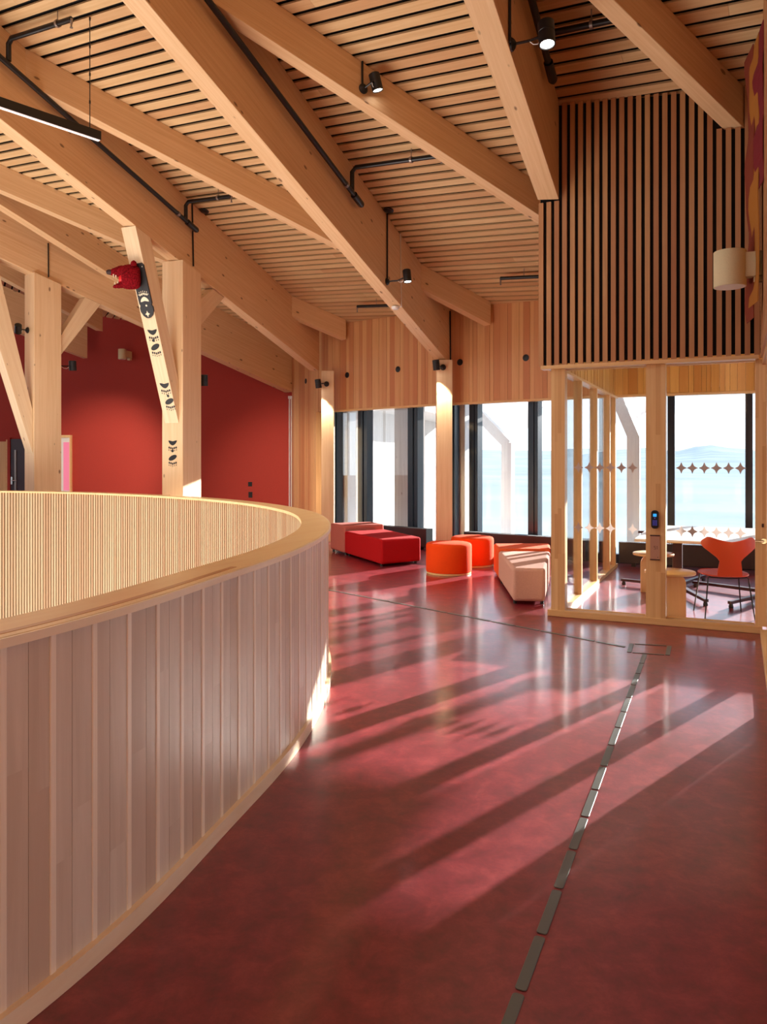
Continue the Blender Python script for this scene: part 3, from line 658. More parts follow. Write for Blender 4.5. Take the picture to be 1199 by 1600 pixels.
# glass wall of the same room running towards the camera on the right
rg = thing('glass_partition', v3(RW.at(-3), 0), 'glazed right-hand wall with timber sill, running from the glass room towards the camera', 'glass partition')
frR = frame(v3(BC, 0), v3(E2, 0))
x = MB(); P4 = [RW.at(-10, -.023), RW.at(-.125, -.023), RW.at(-.125, .12), RW.at(-10, .12)]; x.hexa([v3(p, .001) for p in P4], [v3(p, .065) for p in P4]); x.build('sill', 'sill', rg, frR, bevel=.004)
tt = [-.03, -1.15, -2.27, -3.39, -4.51, -5.63, -6.75, -7.87, -8.99, -9.95]
for t in tt[1:]:
    x = MB(); P4 = [RW.at(t-.04, 0), RW.at(t+.04, 0), RW.at(t+.04, .11), RW.at(t-.04, .11)]; x.hexa([v3(p, .065) for p in P4], [v3(p, 2.44) for p in P4], random.random()*.4); x.build('post', 'post', rg, frR)
for a, b_ in zip(tt, tt[1:]):
    x = MB(); P4 = [RW.at(b_+.042, .05), RW.at(a-.042-(.06 if a > -.1 else 0), .05), RW.at(a-.042-(.06 if a > -.1 else 0), .06), RW.at(b_+.042, .06)]; x.hexa([v3(p, .06) for p in P4], [v3(p, 2.43) for p in P4]); x.build('pane', 'glass', rg)
# keypad and room plate on the middle post
k0 = PF.px(1024.5, 811.5, .002); eX, eO = v3(E1, 0), v3(-E2, 0)
def rrect(c, ax, up, w_, h_, r, n=5):
    P = []
    for (sx, sy, a0) in ((1, 1, 0), (-1, 1, PI/2), (-1, -1, PI), (1, -1, 1.5*PI)):
        for j in range(n+1):
            a = a0+PI/2*j/n; P.append(Vector(c)+ax*(sx*(w_-r)+r*math.cos(a))+up*(sy*(h_-r)+r*math.sin(a)))
    return P
kp = thing('door_keypad', k0, 'black rounded keypad lock with a blue lit display on the middle timber post', 'keypad')
x = MB(); x.prism(rrect(k0, eX, ZU, .034, .087, .028), eO*.022); x.build('housing', 'socket', kp, bevel=.003)
x = MB(); x.prism(rrect(k0+ZU*.041+eO*.022, eX, ZU, .016, .014, .004), eO*.001); x.build('display', 'screen', kp)
x = MB(); x.prism([k0+ZU*(.016-.008)+eO*.022, k0+ZU*.016+eX*.006+eO*.022, k0+ZU*.016-eX*.006+eO*.022], eO*.001)
for r_ in range(4):
    for c_ in range(3): x.prism(rrect(k0+eX*(c_-1)*.015-ZU*(.012+r_*.0135)+eO*.022, eX, ZU, .0028, .003, .001, 2), eO*.001)
x.build('digits', 'key', kp)
q = PF.px(1024.5, 855.5, .002); rpl = thing('room_plate', q, 'bronze room sign plate with dark end strips below the keypad', 'sign')
x = MB(); x.box(q+eO*.004, (eX, eO, ZU), (.043, .004, .112)); x.build('plate', 'bronze', rpl)
for s_ in (-1, 1): x = MB(); x.box(q+eO*.006+ZU*s_*.115, (eX, eO, ZU), (.045, .007, .005)); x.build('end_strip', 'maroon', rpl)
def glyph(mb, c, ax, up, o, strokes, h_, th):
    for (xa, ya, xb, yb) in strokes:
        A = Vector(c)+ax*xa*h_+up*ya*h_; B = Vector(c)+ax*xb*h_+up*yb*h_; d = (B-A); l = d.length/2; d.normalize()
        mb.box((A+B)/2+o*.0005, (d, o, d.cross(o)), (l+th*.5, .0005, th*.5))
cc = q+eO*.0082+eX*.012; x = MB()
glyph(x, cc-eX*.014, eX, ZU, eO, [(-.2, .5, .3, .5), (-.2, .5, -.2, .05), (-.2, .05, .3, .05), (.3, .05, .3, -.5), (.3, -.5, -.2, -.5)], .028, .0028); x.build('digit', 'maroon', rpl); x = MB()
glyph(x, cc+eX*.008, eX, ZU, eO, [(0, .5, 0, -.5), (0, .5, -.15, .35)], .028, .0028); x.build('digit', 'maroon', rpl)
x = MB(); x.lathe(q+eO*.008+eX*.026-ZU*.092, eO, [(.004, 0), (.004, .001)], 10); x.build('screw', 'maroon', rpl)

# ------------------------------------------------------------------ meeting-room furniture
tb = thing('meeting_table', (3.5, 8.8, 0), 'white meeting table on dark metal legs inside the glass room', 'table')
tl = Line((2.68, 8.20), (2.68+.908, 8.20-.419)); tz = .735
P4 = [tl.at(0), tl.at(2.5), tl.at(2.5)+E2*1.9, tl.at(0)+E2*1.9]
x = MB(); x.hexa([v3(p, tz-.022) for p in P4], [v3(p, tz) for p in P4]); x.build('tabletop', 'table', tb, bevel=.004)
x = MB(); x.hexa([v3(p, tz-.029) for p in P4], [v3(p, tz-.0225) for p in P4]); x.build('edge_band', 'birch', tb)
for (px_, py_) in ((3.55, 9.27), (4.45, 8.76)):
    c = Vector((px_, py_)); x = MB(); x.box(v3(c, .375), (eX, eO, ZU), (.055, .04, .315)); x.build('leg', 'maroon', tb, bevel=.004)
    x = MB(); x.box(v3(c, tz-.045), (eX, eO, ZU), (.45, .04, .014)); x.build('bracket', 'maroon', tb)
    for k in range(4):
        a_ = math.radians((-94, 50, 231, 140)[k]) if px_ < 4 else math.radians(-142+90*k); dd = Vector((math.cos(a_), math.sin(a_), 0)); l_ = (1.0, 1.0, 1.0, .7)[k] if px_ < 4 else .98; x = MB(); e_ = v3(c, .06)+dd*l_
        x.hexa([v3(c, .045)+Vector((-dd.y, dd.x, 0))*.03, v3(c, .045)-Vector((-dd.y, dd.x, 0))*.03, e_-ZU*.015-Vector((-dd.y, dd.x, 0))*.022, e_-ZU*.015+Vector((-dd.y, dd.x, 0))*.022], [v3(c, .085)+Vector((-dd.y, dd.x, 0))*.03, v3(c, .085)-Vector((-dd.y, dd.x, 0))*.03, e_+ZU*.015-Vector((-dd.y, dd.x, 0))*.022, e_+ZU*.015+Vector((-dd.y, dd.x, 0))*.022])
        x.build('foot', 'maroon', tb); x = MB(); x.lathe(v3(e_.xy-dd.xy*.03, 0), ZU, [(.022, 0), (.026, .012), (.018, .045)], 14); x.build('glide', 'black', tb)
def stool(X, Y, r, z, ang, label):
    o = thing('side_table', (X, Y, 0), label, 'side table', 'small birch side tables in the glass room')
    x = MB(); x.lathe((X, Y, z-.028), ZU, [(r-.006, 0), (r, .005), (r, .023), (r-.006, .028)], 48); x.build('tabletop', 'birch', o, Matrix.Translation((X, Y, 0)))
    a = Vector((math.cos(ang), math.sin(ang), 0)); n_ = Vector((-a.y, a.x, 0)); hw = r*.62
    pts = [(-hw, 0), (hw, 0), (hw, z-.14)]
    for j in range(1, 7): t = j/6*PI/2; pts.append((hw-.10+.10*math.cos(t), z-.128+.10*math.sin(t)))
    for j in range(0, 7): t = PI/2+j/6*PI/2; pts.append((-hw+.10+.10*math.cos(t), z-.128+.10*math.sin(t)))
    x = MB(); c = Vector((X, Y, 0)); x.prism([c+a*px_+ZU*pz-n_*.018 for px_, pz in pts], n_*.036); x.build('leg_panel', 'birch', o, frame(c, (0, 0, 1), (1, 0, 0)))
    x = MB(); x.prism([c+n_*px_*.9+ZU*pz-a*.018+n_*.02 for px_, pz in pts if px_ >= -.001 or True][:0] or [c+n_*(.0185)+ZU*0-a*.018, c+n_*hw-a*.018, c+n_*hw+ZU*(z-.14)-a*.018, c+n_*(hw-.09)+ZU*(z-.0285)-a*.018, c+n_*.0185+ZU*(z-.0285)-a*.018], a*.036); x.build('cross_panel', 'birch', o, frame(c, (0, 0, 1), (1, 0, 0)))
stool(2.88, 7.72, .245, .462, -.15, 'nearer birch side table with arched leg, right of the keypad post')
stool(3.22, 9.16, .235, .468, -.1, 'farther birch side table with arched leg, left of the keypad post')
# chair: bent orange shell with a winged back on thin black legs
CCX, CCY = 3.45, 7.79; yaw = math.radians(-8)
ch = thing('wing_back_chair', (CCX, CCY, 0), 'orange plywood chair with a winged backrest on thin dark legs, back to the hall', 'chair')
cx_, cy_ = Vector((math.cos(yaw), math.sin(yaw), 0)), Vector((-math.sin(yaw), math.cos(yaw), 0)); c0 = Vector((CCX, CCY, 0))
def cp(x, y, z): return c0+cx_*x+cy_*y+ZU*z
out_ = [(-.118, .425), (-.112, .50), (-.10, .575), (-.125, .61), (-.24, .705), (-.262, .735), (-.262, .765)]
def backy(xx, z): return -.21-.18*(z-.43)+.10*(abs(xx)/.26)**2*(z-.43)/.35
x = MB(); NS = 16
rows = [.425, .46, .50, .54, .575, .61, .64, .67, .705, .735, .765, .79, .816]
def width(z):
    for (a, za), (b_, zb) in zip(out_[:7], out_[1:7]):
        if za <= z <= zb: return -(a+(b_-a)*(z-za)/(zb-za))
    return .262
vs = []; fs = []
for z in rows:
    wd = width(min(z, .765))-.05*max(0, (z-.785)/.03)
    for j in range(NS+1):
        f = -1+2*j/NS; xx = f*wd; zz = z
        lim_ = .77+.046*min(1, (abs(xx)/.19)**1.5) if abs(xx) < .2 else .816-.05*((abs(xx)-.2)/.062)**2
        zz = min(z, lim_); vs.append((xx, zz))
for sgn in (0, 1):
    for xx, zz in vs: x.v.append(cp(xx, backy(xx, zz)+sgn*.012, zz))
K = len(vs); R_ = len(rows)
for i in range(R_-1):
    for j in range(NS):
        a = i*(NS+1)+j; f = (a, a+1, a+NS+2, a+NS+1); x.f += [f[::-1], tuple(q_+K for q_ in f)]; x.t += [0, 0]; x.sm += [True, True]
edge = [j for j in range(NS+1)]+[i*(NS+1)+NS for i in range(1, R_)]+[(R_-1)*(NS+1)+j for j in range(NS-1, -1, -1)]+[i*(NS+1) for i in range(R_-2, 0, -1)]
for a, b_ in zip(edge, edge[1:]+edge[:1]): x.f.append((a, b_, b_+K, a+K)); x.t.append(0); x.sm.append(False)
x.build('backrest', 'chair', ch)
x = MB(); P = []
for j in range(28):
    a = 2*PI*j/28; ex = .235*math.copysign(abs(math.cos(a))**.62, math.cos(a)); ey = .215*math.copysign(abs(math.sin(a))**.7, math.sin(a)); P.append((ex*(1-.12*(ey < 0)*abs(ey)/.2), ey))
x.prism([cp(a, b_, .418+.02*(b_ > .12)*(b_-.12)/.1+.16*max(0, abs(a)-.12)**1.5) for a, b_ in P], ZU*.012); x.build('seat', 'chair', ch, bevel=.003)
x = MB()
x.tube([cp(-.17, -.15, .405), cp(0, -.17, .398), cp(.17, -.15, .405)], .006, 8); x.build('cross_bar', 'black', ch)
x = MB(); x.tube([cp(-.17, .13, .408), cp(.17, .13, .408)], .006, 8); x.build('cross_bar', 'black', ch)
for sx in (-1, 1):
    for sy in (-1, 1):
        x = MB(); x.tube([cp(sx*.17, sy*.14, .41), cp(sx*.19, sy*.155, .40), cp(sx*.235, sy*.215, 0.0)], [.007, .0075, .0065], 8); x.build('leg', 'black', ch)

# ------------------------------------------------------------------ soft seating by the windows
def padblock(name, quad, z0, z1, mat, parent, r=.035):
    x = MB(); x.hexa([Vector((a, b_, z0)) for a, b_ in quad], [Vector((a, b_, z1)) for a, b_ in quad]); return x.build(name, mat, parent, bevel=r, seg=4)
def feet(quad, parent):
    c = sum((Vector(q) for q in quad), Vector((0, 0)))/4
    for q in quad:
        p = Vector(q)*.86+c*.14; x = MB(); x.lathe((p.x, p.y, 0), ZU, [(.02, 0), (.02, .045)], 12); x.build('foot', 'black', parent)
def bench(q, z1, mat, label, base=True):
    c = sum((Vector(p) for p in q), Vector((0, 0)))/4
    o = thing('seating_block', (c.x, c.y, 0), label, 'seat', 'upholstered seating blocks by the windows'); padblock('cushion', q, .04, z1, mat, o); feet(q, o); return o
bench([(-.03, 11.24), (.57, 11.65), (.02, 12.98), (-.645, 12.64)], .405, 'f_red', 'low deep-red upholstered seating block with sunlit top')
bench([(-.655, 12.66), (.01, 13.0), (-.22, 13.50), (-.92, 13.22)], .49, 'f_pink', 'dusty pink seating block standing against the far end of the red one')
bench([(1.407, 8.34), (1.745, 8.30), (2.15, 9.90), (1.485, 9.92)], .40, 'f_beige', 'pale rose tapered seating block nearest the glass room')
bench([(1.485, 9.94), (2.16, 9.92), (2.30, 10.62), (1.52, 10.60)], .425, 'f_coral', 'coral orange seating block behind the pale rose one')
def pouf(X, Y, r, z, label):
    o = thing('round_pouf', (X, Y, 0), label, 'stool', 'round orange stools by the window')
    x = MB(); x.lathe((X, Y, 0), ZU, [(r-.02, .026), (r-.004, .032), (r, .05), (r, z-.05), (r-.004, z-.025), (r-.016, z-.009), (r-.04, z), (r*.5, z+.006), (.001, z+.008)], 56); x.build('cushion', 'f_orange', o, Matrix.Translation((X, Y, 0)))
    x = MB(); x.lathe((X, Y, 0), ZU, [(r-.012, .001), (r-.008, .003), (r-.008, .024), (r-.012, .026)], 56); x.build('base_ring', 'birch', o)
pouf(.91, 10.70, .318, .425, 'nearer round orange stool in front of the pale column')
pouf(1.33, 11.49, .318, .43, 'farther round orange stool, partly behind the nearer one')
def heater(line, s0, s1, label, z1=.375):
    c = line.at((s0+s1)/2, .1); o = thing('floor_convector', v3(c, 0), label, 'heater', 'dark low convectors along the windows')
    P4 = [line.at(s0, .22), line.at(s1, .22), line.at(s1, .05), line.at(s0, .05)]
    x = MB(); x.hexa([v3(p, .06) for p in P4], [v3(p, z1) for p in P4]); x.build('casing', 'heater', o, bevel=.004)
    for s_ in (s0, s1-.004):
        x = MB(); Q = [line.at(s_-.004, .224), line.at(s_+.008, .224), line.at(s_+.008, .046), line.at(s_-.004, .046)]; x.hexa([v3(p, .055) for p in Q], [v3(p, z1+.003) for p in Q]); x.build('end_cap', 'heater_end', o)
    for s_ in (s0+.2, s1-.2):
        x = MB(); x.box(v3(line.at(s_, .13), .03), (v3(line.d, 0), v3(line.r, 0), ZU), (.03, .05, .03)); x.build('foot', 'black', o)
    g = MB(); n_ = int((s1-s0)/.03)
    for k in range(n_): g.box(v3(line.at(s0+.02+k*(s1-s0-.04)/n_, .135), z1+.001), (v3(line.d, 0), v3(line.r, 0), ZU), (.004, .06, .003))
    g.build('grille', 'black', o)
heater(FL_, .75, FL_.u(668, .2), 'dark convector behind the red seating block')
heater(FR_, FR_.u(727, .2), 2.6, 'dark convector behind the farther orange stool')
heater(FT_, .25, 2.9, 'dark convector below the window of the glass room', .36)

# ------------------------------------------------------------------ tactile plates in the floor
def plate(c, d, l, wd, label):
    d = Vector(d[:2]).normalized(); n_ = Vector((-d.y, d.x)); x = MB()
    P = rrect((c[0], c[1], 0.0), v3(d, 0), v3(n_, 0), l/2, wd/2, min(wd*.3, .012), 3); x.prism(P, ZU*.004)
    return tag(x.build('guide_plate', 'plate', bevel=.0015, seg=1), label, 'floor strip', 'grey tactile plates set in the red floor')
lineA = Line((2.10, 6.18), (.349, 2.15)); Ys = [5.944+.285, 5.944, 5.66, 5.37, 5.085, 4.80, 4.518, 4.237, 3.95, 3.667, 3.388, 3.103, 2.82, 2.548, 2.276, 1.99]
for i, (a, b_) in enumerate(zip(Ys, Ys[1:])):
    ta, tb_ = lineA.ty(a), lineA.ty(b_); m_ = (ta+tb_)/2
    which = 'nearest the camera at the bottom edge' if i == 14 else 'touching the small plate square' if i == 0 else '%s counted from the plate square' % ('zero second third fourth fifth sixth seventh eighth ninth tenth eleventh twelfth thirteenth fourteenth fifteenth'.split()[i] if i else '')
    plate(lineA.at(m_), lineA.d, abs(tb_-ta)-.016, .036, 'grey guide plate, camera-bound strip, '+which)
q0, q1 = fl(979, 1011.5), fl(515, 922); lineB = Line(q0, q1); t = .0; i = 0
words = 'first second third fourth fifth sixth seventh eighth ninth tenth eleventh twelfth thirteenth fourteenth fifteenth'.split()
while t < 3.85:
    plate(lineB.at(t+.145), lineB.d, .272, .036, 'grey guide plate in the strip towards the parapet, %s from the plate square' % words[i]); t += .287; i += 1
qa, qb, qc, qd = [fl(*p).xy for p in ((984, 1019.5), (988, 1006), (1047, 1009.5), (1044, 1024))]
for a, b_, lab in ((qa, qb, 'left side'), (qd, qc, 'right side'), (qb, qc, 'far side'), (qa, qd, 'near side')):
    sid = lab in ('left side', 'right side'); m_ = (a+b_)/2; plate(m_, b_-a, (b_-a).length-(.0 if sid else .05), .036 if sid else .02, 'grey guide plate forming the %s of the small square' % lab)

# ------------------------------------------------------------------ spotlights
def spot(base, normal, joint, head, aim, label, rod=None, power=25, size=.055, ln=.17, ang=70, glow=True, shine=None):
    """round mount on the timber, bent arm, cylinder head with a glowing lens, black rod feeding the mount"""
    o = thing('spotlight', base, label, 'spotlight', 'black cylinder spotlights'); base, joint, head = Vector(base), Vector(joint), Vector(head)
    n_ = Vector(normal).normalized(); aim = Vector(aim).normalized()
    x = MB(); x.lathe(base, n_, [(.050, 0), (.050, .012), (.034, .03), (.016, .04)], 20); x.build('mount', 'black', o)
    x = MB(); x.tube([base+n_*.03, joint, head-aim*.0], .010, 8); x.build('arm', 'black', o)
    x = MB(); x.lathe(head-aim*ln*.55, aim, [(size*.82, 0), (size, .008), (size, ln*.46), (size*.97, ln*.47), (size*.97, ln*.50), (size, ln*.51), (size, ln), (size*.86, ln), (size*.80, ln-.012)], 28); hd = x.build('head', 'black', o)
    x = MB(); x.lathe(head-aim*ln*.55+aim*(ln-.011), aim, [(size*.80, 0), (size*.80, .004)], 24); x.build('lens', 'lens' if glow else 'white', hd)
    x = MB(); s1 = head-aim*.05; pts = [joint+(s1-joint)*f+Vector((0, 0, -.07*math.sin(f*PI))) for f in (0, .25, .5, .75, 1)]; x.tube(pts, .0035, 6); x.build('cable', 'white', o)
    if rod:
        x = MB(); x.tube([Vector(p) for p in rod], .011, 8); x.build('supply_rod', 'black', o)
    if power:
        l = bpy.data.lights.new('spot_lamp', 'SPOT'); l.energy = power; l.spot_size = math.radians(ang); l.spot_blend = .35; l.color = (1, .86, .70); l.shadow_soft_size = .03
        lo = bpy.data.objects.new('spot_lamp', l); C.objects.link(lo); lo.parent = o; lo.matrix_parent_inverse = Matrix.Translation(o.location).inverted()
        sh_ = Vector(shine)-head if shine is not None else aim; l.spot_blend = .9 if shine is not None else .35
        lo.location = head+aim*(ln*.47); lo.rotation_euler = (-sh_.normalized()).to_track_quat('Z', 'Y').to_euler()
def facept(line, u, v, off=0.001): return line.px(u, v, off)
def at_depth(u, v, Y): return atY(u, v, Y)
n2_ = v3(DS2.r, 0); b = facept(DS2, 568, 139); hd = at_depth(593, 124, b.y-.08); jt = b+n2_*.12+Vector((.02, 0, .02))
spot(b, n2_, jt, hd+Vector((-.03, .05, -.01)), (.25, .1, -1), 'spotlight on the diagonal timber at the top centre, glowing lens turned to the camera', [facept(DS2, 567, 96, .012), facept(DS2, 567, 139, .012)], 60)
n1_ = v3(B1.r, 0); b = facept(B1, 605, 440); hd = at_depth(637, 432, b.y-.25); jt = b+n1_*.16+Vector((0, 0, .0))
spot(b, n1_, jt, hd, (.10, -.12, -1), 'spotlight on the middle rafter beside the hanging detector cable', [facept(B1, 606, 329, .012), facept(B1, 606, 436, .012)], 60)
n3_ = v3(B2.r, 0); b = facept(B2, 799, 70); hd = at_depth(855, 54, b.y-.1); jt = b+n3_*.14
spot(b, n3_, jt, hd, (.02, -.18, -1), 'spotlight at the top right, hanging in front of the dark rafter', [facept(B2, 797.5, -60, .012), facept(B2, 797.5, 66, .012)], 60, .062, .19)
def colspot(u0, u1, vb, wl, hu, hv, label, rodline, rod, aim=(.12, .16, -1), power=160):
    Y = wl; b = at_depth(u0, vb, Y); hd = at_depth(hu, hv, Y-.14)
    spot(b, (0, -1, 0), b+Vector((-.05, -.10, 0)), hd, aim, label, rod, power, .058, .17, 60)
rodR = lambda u0, v0, u1, v1, Y: [at_depth(u0, v0, Y), at_depth(u1, v1, Y)]
colspot(693, 0, 574, 12.80, 682.5, 571, 'spotlight at the head of the slim column behind the orange stools', None, [facept(B1, 704, 486, .014), facept(B1, 705, 568, .014)])
colspot(511, 0, 600, 14.70, 498, 600, 'spotlight at the head of the slim column at the left end of the windows', None, [facept(B0, 519.5, 527, .014), facept(B0, 520.5, 596, .014)])
nE = v3(BE.d, 0)
b = v3(BE.at(tA+.232, -.17), 0); b.z = H+(YH-571)/F*b.y
spot(b, nE, b+nE*.1, at_depth(114, 572, b.y+.05), (.0, .12, -1), 'spotlight on the leftmost column, lighting the red wall', None, 1500, .062, .17, 46, True, rp(165, 735, 0))
nB = v3(B0.d, 0); b = v3(B0.at(tB+.222, -.2), 0); b.z = H+(YH-592)/F*b.y
spot(b, nB, b+nB*.1, at_depth(319, 595, b.y+.12), (.0, .12, -1), 'spotlight half hidden behind the paw-print column', None, 1000, .062, .17, 46, True, rp(445, 770, 0))
b = v3(BE.at(tA-.232, -.17), 0); b.z = H+(YH-516)/F*b.y
spot(b, -nE, b-nE*.08, b-nE*.16+ZU*.0, (-.4, .8, -1), 'small dark spotlight on the left side of the leftmost column', None, 0, .055, .16, 60, False)
def conduit(a, b_, label): x = MB(); x.tube([a, b_], .011, 8); tag(x.build('conduit', 'black'), label, 'conduit', 'thin black conduits on the rafters')
conduit(facept(BE, 76, 380, .012), facept(BE, 76.5, 433, .012), 'thin black conduit on the hip rafter above the leftmost column')
conduit(facept(B0, 301, 316, .012), facept(B0, 303, 416, .012), 'thin black conduit on the rafter above the paw-print column')
for (u, v, lab) in ((608, 328, 'small black disc sensor on the ceiling beside the middle rafter'), (320, 329, 'small black disc sensor on the ceiling beside the paw-print rafter')):
    p = roofp(u, v); x = MB(); x.lathe(p+nrm*.001, -nrm, [(.07, 0), (.07, .012), (.045, .03)], 24); tag(x.build('ceiling_sensor', 'black'), lab, 'sensor')
# smoke detector on the underside of the middle rafter, with its white cable
p = roofp(620, 478, 1.012); p.z -= .0; q = facept(B1, 628, 476, .01); tdet = B1.d.dot(p.xy-B1.p); cdet = v3(B1.at(tdet, -.09), 0); cdet.z = zr(*B1.at(tdet, 0))-1.012
sdt = thing('smoke_detector', cdet, 'white smoke detector with white cable on the underside of the middle rafter', 'smoke detector')
x = MB(); x.lathe(cdet, -ZU, [(.055, 0), (.055, .02), (.048, .035), (.03, .045)], 24); x.build('body', 'white', sdt)
x = MB(); x.tube([facept(B1, 626.5, 365, .008), facept(B1, 628, 476, .008), v3(B1.at(B1.u(628), .008), cdet.z-.006), cdet-ZU*.012+v3(B1.r, 0)*.04], .006, 6); x.build('cable', 'white', sdt)

# ------------------------------------------------------------------ sprinkler pipes
def pipe(name, label, main, branches, r=.030, hang=()):
    o = thing('sprinkler_pipe', main[0], label, 'pipe', 'black sprinkler pipes')
    x = MB(); x.tube(main, r, 12); x.build('main_pipe', 'black', o)
    L_ = (main[1]-main[0]); d = L_.normalized(); n_ = max(1, int(L_.length/1.9))
    for k in range(n_):
        c = main[1]-d*(.42+k*1.9); x = MB(); x.lathe(c-d*.02, d, [(r+.006, 0), (r+.006, .04)], 16); x.build('clamp', 'steel', o)
    for b_ in branches:
        x = MB(); x.tube(b_, r*.92, 12); x.build('branch_pipe', 'black', o)
        e = b_[-1]; x = MB(); x.lathe(e-ZU*.085, ZU, [(.018, 0), (.008, .012), (.01, .04), (.014, .05), (.014, .09)], 12); x.build('sprinkler_head', 'steel', o)
    x = MB(); x.lathe(main[1]-d*.2, d, [(r+.012, 0), (r+.012, .22), (r+.004, .24), (r*.7, .26)], 16); x.build('end_coupling', 'black', o)
    for h_ in hang:
        x = MB(); zt = zr(h_.x, h_.y)
        x.tube([h_+ZU*.02, Vector((h_.x, h_.y, zt))], .005, 6); x.lathe(h_-v3(BD, 0)*.012, v3(BD, 0), [(r+.008, 0), (r+.008, .025)], 14); x.build('hanger', 'steel', o)
def spur(p, l, rise):                                       # elbow up from the main pipe, then along the boards
    bd = Vector((BD.x, BD.y, -.0711)).normalized(); k = p+ZU*rise
    return [p, p+ZU*(rise-.05), k+bd*.05, k+bd*l]
def pm(line, u0, v0, u1, v1, off=.075): return [facept(line, u0, v0, off), facept(line, u1, v1, off)]
m0 = pm(B0, -60, 36, 306, 358)
jt1 = facept(B0, 14, 95, .075); jt2 = facept(B0, 291, 344, .075)
def toroof(p, drop=.13): return zr(p.x, p.y)-drop-p.z
s1 = spur(jt1, 1.0, toroof(jt1)); s2 = spur(jt2, .85, toroof(jt2))
pipe('a', 'black sprinkler pipe along the paw-print rafter with two branches', m0, [s1, s2], .030, [s1[2].lerp(s1[3], .78), s2[2].lerp(s2[3], .7)])
m1 = pm(B1, 300, -34, 564, 318); j = facept(B1, 551, 300, .075); s1 = spur(j, 1.2, toroof(j)); pipe('b', 'black sprinkler pipe along the middle rafter with one branch', m1, [s1], .030, [s1[2].lerp(s1[3], .66)])
m2 = pm(B2, 800, -120, 864, 122); j = facept(B2, 853, 84, .075); s1 = spur(j, .75, toroof(j)); pipe('c', 'black sprinkler pipe beside the top right spotlight', m2, [s1], .030, [s1[2].lerp(s1[3], .5)])
def stub(u, v, u2, label):
    p = roofp(u, v, .13); bd = Vector((BD.x, BD.y, -.0711)).normalized(); q = roofp(u2, v-(u2-u)*.06, .13); l = (q-p).length; p2 = p+bd*l
    o = thing('sprinkler_pipe', p, label, 'pipe', 'black sprinkler pipes'); x = MB(); x.tube([p, p2], .026, 12); x.build('branch_pipe', 'black', o)
    x = MB(); x.lathe(p-ZU*.1, ZU, [(.018, 0), (.008, .012), (.012, .05), (.016, .1)], 12); x.build('sprinkler_head', 'steel', o)
    h_ = p.lerp(p2, .55); x = MB(); x.tube([h_+ZU*.02, Vector((h_.x, h_.y, zr(h_.x, h_.y)))], .005, 6); x.build('hanger', 'steel', o)
stub(559, 479, 612, 'short black sprinkler branch ending left of the middle rafter')
stub(783, 435, 850, 'short black sprinkler branch beside the slatted screen corner')

# ------------------------------------------------------------------ linear pendant over the atrium
e = roofp(142, 36); Y1 = e.y; p1 = atY(157, 213, Y1); z = p1.z
Y0 = (z-H)*F/(YH-160); p0 = atY(0, 160, Y0); d = (p1-p0).normalized(); p0 = p1-d*2.4
pd = thing('linear_pendant', p1, 'long black linear pendant lamp hanging at the upper left', 'pendant lamp')
sd_ = Vector((d.y, -d.x, 0)); x = MB(); x.box((p0+p1)/2+ZU*.0, (d, sd_, ZU), (1.2, .025, .045)); x.build('body', 'black', pd, bevel=.002, seg=1)
x = MB(); x.box((p0+p1)/2-ZU*.047, (d, sd_, ZU), (1.19, .02, .004)); x.build('diffuser', 'led', pd)
l = bpy.data.lights.new('pendant_light', 'AREA'); l.shape = 'RECTANGLE'; l.size = 2.3; l.size_y = .04; l.energy = 150; l.color = (1, .93, .84)
lo = bpy.data.objects.new('pendant_light', l); C.objects.link(lo); lo.parent = pd; lo.matrix_parent_inverse = Matrix.Translation(p1).inverted()
lo.location = (p0+p1)/2-ZU*.056; lo.rotation_euler = (0, 0, math.atan2(d.y, d.x))
for f in (.11, 2.2):
    c = p1-d*f+ZU*.045; x = MB(); x.tube([c, Vector((c.x, c.y, zr(c.x, c.y)))], .005, 6)
    for k in range(4): x.lathe(c+ZU*(.25+k*.28), ZU, [(.009, 0), (.009, .03)], 8)
    x.build('suspension_cable', 'black', pd)

# ------------------------------------------------------------------ wall lamps, round vents, sockets, rail
def walllamp(c, r, h_, arm_to, label):
    o = thing('wall_lamp', arm_to, label, 'wall lamp'); c = Vector(c); arm_to = Vector(arm_to); d = (arm_to-c); d.z = 0; d.normalize(); s_ = Vector((-d.y, d.x, 0))
    x = MB(); x.lathe(c-ZU*h_/2, ZU, [(r*.985, 0), (r, .004), (r, h_-.004), (r*.985, h_)], 40); sh = x.build('lamp_shade', 'shade', o)
    x = MB(); x.lathe(c-ZU*(h_/2+.001), ZU, [(r*.94, 0), (r*.94, .004)], 32); x.build('diffuser', 'white', sh)
    a = c+d*(r-.01); l = (arm_to-a).dot(d); x = MB(); x.box(a+d*l/2+ZU*(.02), (d, s_, ZU), (l/2, .05, h_*.34)); x.box(a+d*(l-.03)-ZU*(h_*.36), (d, s_, ZU), (.035, .04, .02)); x.build('bracket', 'shade', o, bevel=.003)
c = atY(1141.5, 421, 6.40); tw = RW.d.dot(c.xy-RW.p); wp = v3(RW.at(tw, -.02), c.z); walllamp(c, .127, .295, wp, 'cylindrical linen wall lamp on the right wall beside the slatted screen')
c = rp(191.5, 553.5, -.32); walllamp(c, .088, .23, rp(204, 553.5, -.001)+v3(RED.d, 0)*-.0, 'small pale cylindrical wall lamp on the red wall')
def vent(line, u, v, label):
    p = line.px(u, v, 0.006); x = MB(); x.lathe(p, v3(line.r, 0), [(.055, -.004), (.055, .004), (.045, .008)], 24); tag(x.build('round_vent', 'black'), label, 'vent', 'round black vents in the timber panelling')
vent(FC_, 478.5, 595.5, 'leftmost round black vent, on the panelling beside the red wall')
vent(FL_, 543, 586, 'round black vent right of the left window column')
vent(FL_, 622.5, 577, 'round black vent in the middle of the left panelling')
